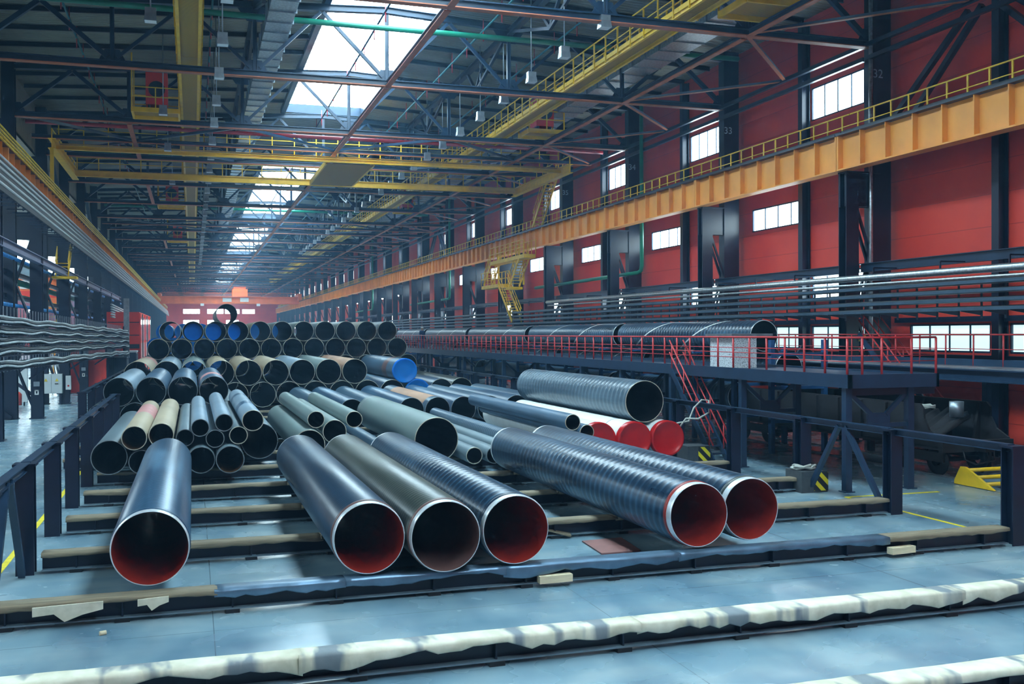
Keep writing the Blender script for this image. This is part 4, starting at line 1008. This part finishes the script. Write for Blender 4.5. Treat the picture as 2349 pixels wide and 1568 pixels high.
tag(obj('warning_plate', M().box(25.9, 26.25, YK(0)-.31, YK(0)-.3, 4.1, 4.4), MT['signyellow']), 'small yellow plate on the column brace behind the red railing', 'sign')
# yellow access stair below the runway girder
t = thing('access_stair', 'yellow stair tower with platform below the runway girder on the red wall', 'stair', (24.6, 78, 5))
def deck(x0, x1, y0, y1, z):
    obj('stair_landing', M().box(x0, x1, y0, y1, z-.28, z), MT['yellow'], t)
    for x in (x0, x1):
        for h in (.55, 1.1): obj('landing_rail', M().bar((x, y0, z+h), (x, y1, z+h), .05), MT['yellow'], t)
        for i in range(int(y1-y0)+1): obj('rail_post', M().bar((x, y0+i, z), (x, y0+i, z+1.1), .05), MT['yellow'], t)
deck(24.0, 24.95, 72.4, 81.6, 10.5); deck(24.0, 24.95, 79.2, 84.2, 8.55)
flight(t, (24.05, 81.4, 10.4), (24.05, 83.6, 8.6), .8, MT['yellow'], 9, MT['yellow'])
flight(t, (24.05, 73.6, 10.4), (24.05, 76.2, 8.2), .8, MT['yellow'], 10, MT['yellow'])
flight(t, (24.05, 79.4, 8.5), (24.05, 75.6, 5.4), .8, MT['yellow'], 14, MT['yellow'])
obj('stair_landing', M().box(24.0, 24.95, 75.6, 77.2, 7.95, 8.15), MT['yellow'], t)
for y in (75.2, 82): obj('hanger', M().bar((24.9, y, 8.3), (24.9, y, 11.0), .12), MT['yellow'], t)

# ------------------------------------------------------------------ person on the walkway
def person(x, y, z):
    J = {'p': (0,0,.95,.15), 'c': (0,0,1.2,.16), 's': (0,.02,1.42,.13), 'n': (0,0,1.52,.06), 'h': (0,-.01,1.66,.1), 'ht': (0,-.01,1.74,.09),
         'sl': (-.19,.02,1.42,.075), 'el': (-.27,-.05,1.15,.055), 'hl': (-.2,-.27,1.1,.04), 'sr': (.19,.02,1.42,.075), 'er': (.28,-.03,1.14,.055), 'hr': (.22,-.25,1.08,.04),
         'll': (-.1,0,.88,.1), 'kl': (-.12,-.02,.5,.075), 'al': (-.13,.02,.09,.055), 'fl': (-.14,-.14,.04,.045), 'lr': (.1,0,.88,.1), 'kr': (.12,.03,.5,.075), 'ar': (.13,.05,.09,.055), 'fr': (.14,-.11,.04,.045)}
    E = ['pc','cs','sn','nh','s sl','sl el','el hl','s sr','sr er','er hr','p ll','ll kl','kl al','al fl','p lr','lr kr','kr ar','ar fr','h ht']
    ks = list(J); me = bpy.data.meshes.new('person'); ed = []
    for e in E:
        a, b = (e.split() if ' ' in e else (e[0], e[1])); ed.append((ks.index(a), ks.index(b)))
    me.from_pydata([J[k][:3] for k in ks], ed, []); o = bpy.data.objects.new('person', me); C.objects.link(o)
    sk = o.modifiers.new('skin', 'SKIN'); lay = me.skin_vertices[0].data if me.skin_vertices else None
    if lay is None:
        bpy.context.view_layer.objects.active = o
    for i, k in enumerate(ks):
        me.skin_vertices[0].data[i].radius = (J[k][3], J[k][3])
    me.skin_vertices[0].data[0].use_root = True
    ss = o.modifiers.new('sub', 'SUBSURF'); ss.levels = ss.render_levels = 2
    dg = bpy.context.evaluated_depsgraph_get(); ev = o.evaluated_get(dg); m2 = bpy.data.meshes.new_from_object(ev)
    o.modifiers.clear(); o.data = m2; m2.materials.clear()
    for mt in ('overall', 'skin'): m2.materials.append(MT[mt])
    for pl in m2.polygons:
        c = pl.center; pl.use_smooth = True
        pl.material_index = 1 if c.z > 1.5 or (c.y < -.2 and 1.0 < c.z < 1.2) else 0
    o.location = (x, y, z); o.rotation_euler.z = .4; W[o] = Vector((x, y, z))
    m = M().lathe([(1.7, .125), (1.72, .12), (1.78, .1), (1.82, .06), (1.835, .002)], 20, axis='z', c=(0, -.01, 0)).lathe([(1.7, .15), (1.705, .15), (1.71, .12)], 20, axis='z', c=(0, -.03, 0))
    h = obj('hard_hat', m, MT['signwhite'], o, (0, 0, 0), rel=True)
    f = M().tube([(-.04,-.105,1.65),(-.04,-.115,1.65)], .012, 8).tube([(.04,-.105,1.65),(.04,-.115,1.65)], .012, 8).tube([(-.035,-.1,1.58),(.035,-.1,1.58)], .008, 6)
    obj('face_features', f, MT['ink'], o, (0, 0, 0), rel=True); obj('nose', M().tube([(0,-.1,1.645),(0,-.128,1.61)], [.01,.018], 8), MT['skin'], o, (0, 0, 0), rel=True)
    return tag(o, 'person in blue work clothes standing at the red railing of the walkway', 'person')
try: person(18.5, 83.3, 3.24)
except Exception as e: print('person failed', e)

# ------------------------------------------------------------------ colonnade side: beams, pipes, trays
tag(obj('lilac_beam', M().ibar((-7.75, 40, 8.45), (-7.75, 120, 8.45), .3, .4, .04), MT['purple']), 'lilac-grey beam running along the colonnade', 'beam')
for y in (52, 64.5, 77, 89): pass
for z, x, mt, r, lab in ((8.5, -8.9, 'bluepipe', .1, 'light blue pipe along the colonnade just under the lilac beam'), (6.05, -8.9, 'bluepipe', .1, 'lower light blue pipe along the colonnade above the cable trays'),
                         (7.7, -10.2, 'green', .2, 'green pipe along the colonnade between the two blue pipes'), (7.0, -10.9, 'green', .16, 'lower green pipe behind the colonnade columns'), (9.4, -11.4, 'teal', .12, 'thin teal pipe behind the colonnade, high up')):
    tag(obj('service_pipe', M().tube([(x, 40, z), (x, 80, z), (x, 140, z)], r, 12), MT[mt]), lab, 'pipe')
for i, y in enumerate((61.0, 86.5, 109.5)):
    tag(obj('down_pipe', M().tube([(-10.0, y, 19.2), (-10.0, y, 9.1), (-10.05, y+.15, 8.55), (-10.2, y+.7, 8.2)] if i < 1 else [(-9.7, y, 19.2), (-9.7, y, 0)], .24 if i < 1 else .16, 14), MT['teal' if i < 1 else 'green']), 'teal-green down pipe beside the colonnade columns, %s from the near end' % ORD[i], 'pipe')
for i, z in enumerate((7.9, 6.6)):
    tag(obj('gallery_beam', M().ibar((-9.5, 44, z), (-9.5, 125, z), .2, .26, .03), MT['navy']), 'dark gallery beam behind the colonnade, %s from the top' % ORD[i], 'beam')
for i in range(10):
    y = 56+i*6.1; tag(obj('gallery_hanger', M().bar((-8.6, y, 8.3), (-8.6, y, 5.0), .08), MT['black']), 'thin black hanger below the lilac beam, %s from the near end' % ORD[i], 'hanger', 'gallery hangers')
# cable tray bank, five tiers, slightly sagging cables
t = thing('cable_tray_bank', 'long five-tier bank of grey sagging cables in front of the colonnade', 'cable tray', (-6, 66, 3))
def bank(s): return (-7.4+1.85*s, 43+49*s)
for i, (za, zb) in enumerate(((5.0, 4.62), (4.6, 4.27), (4.2, 3.92), (3.78, 3.52), (3.22, 2.87))):
    for nm, mt, q in (('cable_bundle', 'greycable', ((.12, .1, .06), (.2, .2, .06), (.3, .02, .05))), ('dark_cable_bundle', 'cable', ((.14, -.03, .06), (.0, .04, .07), (.26, .12, .07), (.1, .19, .05)))):
        m = M()
        for c, (dx, dz, r) in enumerate(q):
            P = []
            for k in range(48):
                s = k/47; x, y = bank(s); P.append((x+dx, y, za+(zb-za)*s+dz+.035*sin(s*30+i*2)+.03*sin(s*57+c*1.3+i)))
            m.tube(P, r, 6)
        obj(nm, m, MT[mt], t)
    x, y = bank(0); x2, y2 = bank(1); obj('tray', M().bar((x+.1, y, za-.12), (x2+.1, y2, zb-.12), .5, .03), MT['navy'], t)
for k in range(70):
    s = k/69; x, y = bank(s); obj('tray_upright', M().bar((x-.3, y, 2.75+.2*(1-s)), (x-.3, y, 5.75-.5*s), .04), MT['galv'], t)
for k in range(5): s = k/4; x, y = bank(s); obj('tray_bracket', M().bar((x-.1, y, 2.8), (x-.1, y, 5.2), .12).bar((x-.1, y, 2.85), (x-.9, y, 2.3), .1), MT['navy'], t)
x, y = bank(1); obj('riser_frame', M().box(x-.1, x+.35, y+.1, y+.3, 2.5, 7.6), MT['galv'], t)
t = thing('cable_riser', 'white bundle of cables coming down to the electrical cabinet', 'cable', (-8.3, 73.5, 2))
m = M()
for i in range(7): m.tube([(-8.25+.05*i, 73.2, 8.6), (-8.25+.05*i, 73.2, 3.6), (-8.5-.13*(3-i), 72.3, 2.5), (-8.75+.16*i, 71.6, 1.95)], .035, 6)
obj('cable_bundle', m, MT['greycable'], t)
# upper tray with white cables under the runway girder of the colonnade
t = thing('girder_cable_tray', 'row of pale cable lines hung along the colonnade runway girder', 'cable tray', (-7.0, 100, 10.6))
for i, (x, z) in enumerate(((-7.1, 11.5), (-7.0, 11.16), (-6.9, 10.84), (-6.85, 10.52), (-6.8, 10.2))):
    obj('cable_line', M().tube([(x, 34, z), (x, 320, z)], .05, 6), MT['greypaint'], t); obj('dark_gap_strip', M().box(x-.12, x-.02, 34, 320, z-.26, z-.06), MT['black'], t)  # solid black strips drawn in for the dark between the cable lines
for k in range(90): y = 40+k*1.3; obj('tray_bracket', M().bar((-7.6, y, 9.92), (-6.85, y, 9.92), .05).bar((-6.95, y, 9.85), (-6.95, y, 10.05), .05), MT['navy2'], t)
t = thing('busbar_line', 'pale yellow conductor lines on top of the colonnade runway girder', 'busbar', (-7.1, 100, 12.6))
for i in range(4): obj('conductor', M().bar((-7.2, 34, 12.32+.16*i), (-7.2, 320, 12.32+.16*i), .06), MT['signyellow'], t)
# far tray section and cabin
t = thing('wall_cable_tray', 'second bank of pale cables on the colonnade behind the cabin corner', 'cable tray', (-7.0, 110, 5.5))
for i in range(6): obj('cable_line', M().tube([(-6.9, 96, 7.2-.22*i), (-6.9, 108, 7.1-.2*i), (-6.9, 130, 6.9-.2*i)], .08, 6), MT['greycable'], t)
t = thing('control_cabin', 'tall red control cabin with glazed side next to the far stacks', 'cabin', (-5.2, 112, 0))
obj('cabin_wall', M().box(-7.6, -4.75, 100, 126, 0, 6.6), MT['redbox'], t)
for z in (2.9, 4.4, 5.6): obj('cabin_band', M().box(-7.5, -4.76, 99.95, 100, z, z+.08), MT['black'], t)
for z in (3.55,): obj('cabin_band', M().box(-7.5, -4.76, 99.94, 100, z-.35, z+.05), MT['black'], t)
for i in range(5):
    y = 101+i*5; obj('cabin_window', M().box(-4.76, -4.7, y, y+3.6, 3.9, 6.2), MT['glass'], t); obj('cabin_panel', M().box(-4.76, -4.71, y, y+3.6, 1, 3.7), MT['pinkband'], t)
for i in range(6): obj('cabin_post', M().box(-4.78, -4.66, 100.3+i*5, 100.7+i*5, 0, 6.5), MT['teal' if i % 2 else 'redbox'], t)
t = thing('machine_housing', 'red machine housing with recessed front and dark grille side by the colonnade', 'machine', (-7.9, 88, 0))
obj('housing_body', M().box(-9.4, -6.45, 84.3, 92, 0, 3.45), MT['redbox'], t)
obj('housing_frame', M().box(-9.4, -6.45, 84.15, 84.3, 3.0, 3.45).box(-7.0, -6.45, 84.15, 84.3, 0, 3.0), MT['redbox'], t)
obj('housing_grille', M().box(-6.45, -6.38, 84.4, 91.9, 0, 2.5), MT['navy2'], t)
for i in range(9): obj('grille_bar', M().box(-6.4, -6.32, 84.5+i*.9, 84.6+i*.9, 0, 3.4), MT['navy'], t)
obj('exhaust_duct', M().tube([(-8.9, 88, 3.3), (-8.9, 88, 3.9), (-8.3, 87.6, 4.15), (-7.4, 86.6, 4.1), (-7.0, 85.8, 3.8), (-6.9, 85.6, 3.4)], .28, 14), MT['foil'], t)
for i, (x, y, w, d, h) in enumerate(((-5.9, 93, 1.0, 3, 2.5), (-5.3, 97, .9, 2.4, 2.9))):
    t = thing('cooling_unit', 'grey ribbed cooling unit between red housing and red cabin, %s' % ('front one' if i == 0 else 'rear one'), 'machine', (x, y, 0))
    obj('unit_body', M().box(x-w/2, x+w/2, y-d/2, y+d/2, 0, h), MT['navy2'], t); obj('unit_top', M().box(x-w/2-.05, x+w/2+.05, y-d/2-.05, y+d/2+.05, h, h+.15), MT['greypaint'], t)
    for k in range(5): obj('unit_rib', M().box(x+w/2, x+w/2+.06, y-d/2+.2+k*.45, y-d/2+.3+k*.45, .1, h-.1), MT['galv'], t)
# electrical cabinets, fire gear
t = thing('electrical_cabinet', 'pale grey two-door electrical cabinet with warning triangles by a column', 'cabinet', (-8.7, 71, 0))
obj('cabinet_body', M().box(-9.35, -8.06, 70.6, 71.1, .72, 1.97), MT['greypaint'], t)
for x in (-9.34, -8.69):
    d = obj('cabinet_door', M().box(x, x+.62, 70.57, 70.6, .75, 1.94), MT['greypaint'], t)
    obj('warning_sign', M().prism([(x+.2, 70.565, 1.5), (x+.42, 70.565, 1.5), (x+.31, 70.565, 1.7)], (0, -.01, 0)), MT['signyellow'], d)
obj('door_handle', M().box(-8.5, -8.3, 70.54, 70.57, 1.32, 1.37), MT['ink'], t)
for x in (-9.25, -8.2): obj('cabinet_leg', M().box(x-.06, x+.06, 70.7, 71, 0, .72), MT['navy'], t)
t = thing('switch_box', 'small pale switch box with red button on the column right of the electrical cabinet', 'box', (-7.7, 70.9, .95))
obj('box_body', M().box(-7.86, -7.55, 70.6, 70.9, .95, 1.85), MT['greypaint'], t); obj('red_button', M().tube([(-7.7, 70.6, 1.2), (-7.7, 70.57, 1.2)], .06, 12), MT['redcap'], t)
t = thing('fire_extinguisher', 'orange-red wheeled fire extinguisher standing by the white panel', 'extinguisher', (-10.55, 70, 0))
obj('cylinder', M().lathe([(.05, .02), (.05, .2), (.75, .2), (.85, .12), (.9, .05), (.9, .002)], 20, axis='z', c=(-10.55, 70, 0)), MT['fireorange'], t)
for s in (-1, 1): obj('wheel', M().lathe([(-.03, .02), (-.03, .13), (.03, .13), (.03, .02)], 16, axis='x', c=(-10.45+.22*s, 70.1, .13)), MT['black'], t)
obj('hose', M().tube([(-10.55, 70, .9), (-10.75, 69.95, .95), (-10.88, 69.9, .7), (-10.85, 69.9, .3), (-10.7, 69.9, .12)], .025, 6), MT['black'], t)
tag(obj('white_panel', M().box(-11.6, -10.6, 74, 74.25, 0, 2.25), MT['greypaint']), 'tall white panel behind the wheeled fire extinguisher', 'panel')
t = thing('fire_cabinet', 'red fire cabinet with white lettering at the far left edge', 'cabinet', (-11.2, 66.5, 0))
obj('cabinet_body', M().box(-11.9, -10.72, 66.2, 66.8, 0, 1.75), MT['redcap'], t); text('lettering', '4', t, (-10.85, 66.19, 1.62), (pi/2, 0, 0), .2, MT['signwhite']); text('lettering', '6', t, (-10.85, 66.19, .75), (pi/2, 0, 0), .2, MT['signwhite'])
obj('door_trim', M().box(-11.85, -10.75, 66.17, 66.2, .9, .95), MT['signwhite'], t)
tag(obj('junction_box', M().box(-11.2, -10.85, 62.6, 62.9, 0, .95), MT['greypaint']), 'small white junction box in front of the fire cabinet', 'box')
for i, (x, y) in enumerate(((-7.98, YK(2)-.3), (-7.98, YK(4)-.3))):
    t = thing('pull_switch', 'small grey pull switch hanging on a colonnade column, %s' % ('nearer one' if i == 0 else 'farther one'), 'switch', (x, y, 1.2), 'pull switches')
    obj('switch_body', M().box(x-.15, x+.15, y-.1, y, 1.75, 2.0), MT['galv'], t); obj('switch_handle', M().box(x-.1, x+.1, y-.1, y-.06, 1.3, 1.36).box(x-.1, x-.04, y-.1, y-.06, 1.36, 1.55).box(x+.04, x+.1, y-.1, y-.06, 1.36, 1.55).box(x-.1, x+.1, y-.1, y-.06, 1.5, 1.56), MT['signwhite'], t)
    obj('switch_cord', M().tube([(x, y-.05, 1.56), (x, y-.05, 1.75)], .012, 6).tube([(x, y-.05, 2.0), (x, y-.05, 4)], .012, 6), MT['ink'], t)
for i, k in enumerate((2, 3, 4)):
    y = YK(k); t = thing('knee_brace', 'dark slanting brace at the foot of a colonnade column, %s from the near end' % ORD[i], 'brace', (-9, y, 0), 'column knee braces')
    obj('brace_bar', M().bar((-8.4, y-.5, 4.3), (-10.6, y-.5, 2.2), .2), MT['navy'], t); obj('brace_bar', M().bar((-11.0, y-.5, 1.6), (-9.2, y-.5, .1), .18), MT['navy'], t)
t = thing('yellow_ladder_stair', 'yellow stair rising behind the electrical cabinet among the cables', 'stair', (-11, 86, 0))
flight(t, (-11.4, 88.5, 7.4), (-11.4, 84.5, .1), 1.05, MT['yellow'], 20, MT['yellow'])
t = thing('yellow_ladder_stair', 'short yellow stair hanging below the colonnade runway girder', 'stair', (-7.6, 71, 8))
flight(t, (-8.35, 73.0, 11.0), (-8.35, 70.0, 8.2), .75, MT['yellow'], 12, MT['yellow']); obj('stair_landing', M().box(-8.45, -7.0, 69.0, 70.0, 8.05, 8.2), MT['yellow'], t)
# neighbouring bay seen between the columns
t = thing('travelling_crane', 'orange travelling crane of the neighbouring bay seen through the colonnade', 'crane', (-25, 92, 7))
for y in (90.5, 93.5): obj('bridge_girder', M().box(-40, -10.4, y-.4, y+.4, 7.5, 9.2), MT['craneorange'], t)
obj('girder_edge', M().box(-40, -10.4, 90.04, 90.1, 7.5, 8.1), MT['redbox'], t)
s = obj('crane_sign', M().box(-13.4, -12.0, 90.02, 90.08, 8.25, 8.95), MT['signwhite'], t); text('lettering', '33', s, (-12.75, 90.01, 8.6), (pi/2, 0, 0), .62, MT['ink'])
obj('end_carriage', M().box(-11.2, -10.4, 88.5, 95.5, 6.6, 7.5), MT['craneorange'], t)
for i, z in enumerate((.62, 1.85, 3.08)):
    for q, y in enumerate((80, 81.4)):
        pipe('brown wrapped pipe lying crosswise behind the colonnade, %s row, %s layer' % (ORD[q], ORD[i]), -12.9 if i == 1 else -13.3, y, z, 1.22, 11, 'tanwarm', 'boredark', 'rim', group='brown pipes of the next bay', n=28).rotation_euler.z = pi/2
t = thing('pipe_rack_end', 'dark rack end post beside the brown pipes of the next bay', 'rack', (-11.8, 79, 0))
for y in (79, 80.5, 82): obj('rack_post', M().box(-12.4, -12.1, y-1.1, y-.8, 0, 2.6), MT['navy'], t)
for i, x in enumerate((-22, -34)):
    tag(obj('steel_column', M().ibar((x, 92, 0), (x, 92, 15), .5, .6, .05, (1, 0, 0)), MT['navy']), 'dark column deep in the neighbouring bay, %s from the colonnade' % ORD[i], 'column', 'neighbour columns')

# ------------------------------------------------------------------ haze, light, camera
w = bpy.data.worlds.new('sky'); SC.world = w; w.use_nodes = True
bg = w.node_tree.nodes['Background']; bg.inputs[0].default_value = (.62, .82, 1.0, 1); bg.inputs[1].default_value = 3.0
vs = w.node_tree.nodes.new('ShaderNodeVolumeScatter'); vs.inputs['Color'].default_value = (.3, .64, 1, 1); vs.inputs['Density'].default_value = .0012; vs.inputs['Anisotropy'].default_value = .3
w.node_tree.links.new(vs.outputs[0], w.node_tree.nodes['World Output'].inputs['Volume'])
for nm, x, sx in (('added_gate_fill', -22, 16), ('added_gate_fill', 8.5, 27)):  # unseen area lamps added at the gate openings as fill from behind
    ld = bpy.data.lights.new(nm, 'AREA'); ld.shape = 'RECTANGLE'; ld.size = sx; ld.size_y = 12; ld.energy = 1800*sx/16; ld.color = (.7, .88, 1)
    lo = bpy.data.objects.new(nm, ld); C.objects.link(lo); lo.location = (x, YN-.4, 6); lo.rotation_euler = (pi/2, 0, pi)
cam = bpy.data.cameras.new('camera'); co = bpy.data.objects.new('camera', cam); C.objects.link(co); SC.camera = co
cam.sensor_fit = 'HORIZONTAL'; cam.sensor_width = 36; cam.lens = 36*2301.769/2349; cam.clip_end = 1000; cam.clip_start = .05
xa = Vector((.95294178, -.30312485, -.00415937)); ya = Vector((.00670019, .00734261, .9999506)); za = -Vector((.30307933, .95292256, -.00902808))
co.matrix_world = Matrix(((xa.x, ya.x, za.x, 0), (xa.y, ya.y, za.y, 0), (xa.z, ya.z, za.z, 4.5), (0, 0, 0, 1)))
vs_ = SC.view_settings; vs_.view_transform = 'Standard'; vs_.look = 'None'; vs_.gamma = 1; vs_.use_curve_mapping = False; vs_.exposure = 0.45
SC.cycles.use_denoising = True; SC.cycles.use_light_tree = False; SC.cycles.max_bounces = 5; SC.cycles.diffuse_bounces = 3; SC.cycles.glossy_bounces = 2; SC.cycles.use_adaptive_sampling = True; SC.cycles.adaptive_threshold = .04; SC.cycles.adaptive_min_samples = 16; SC.cycles.transparent_max_bounces = 8; SC.cycles.volume_bounces = 0
SC.cycles.sample_clamp_indirect = 6
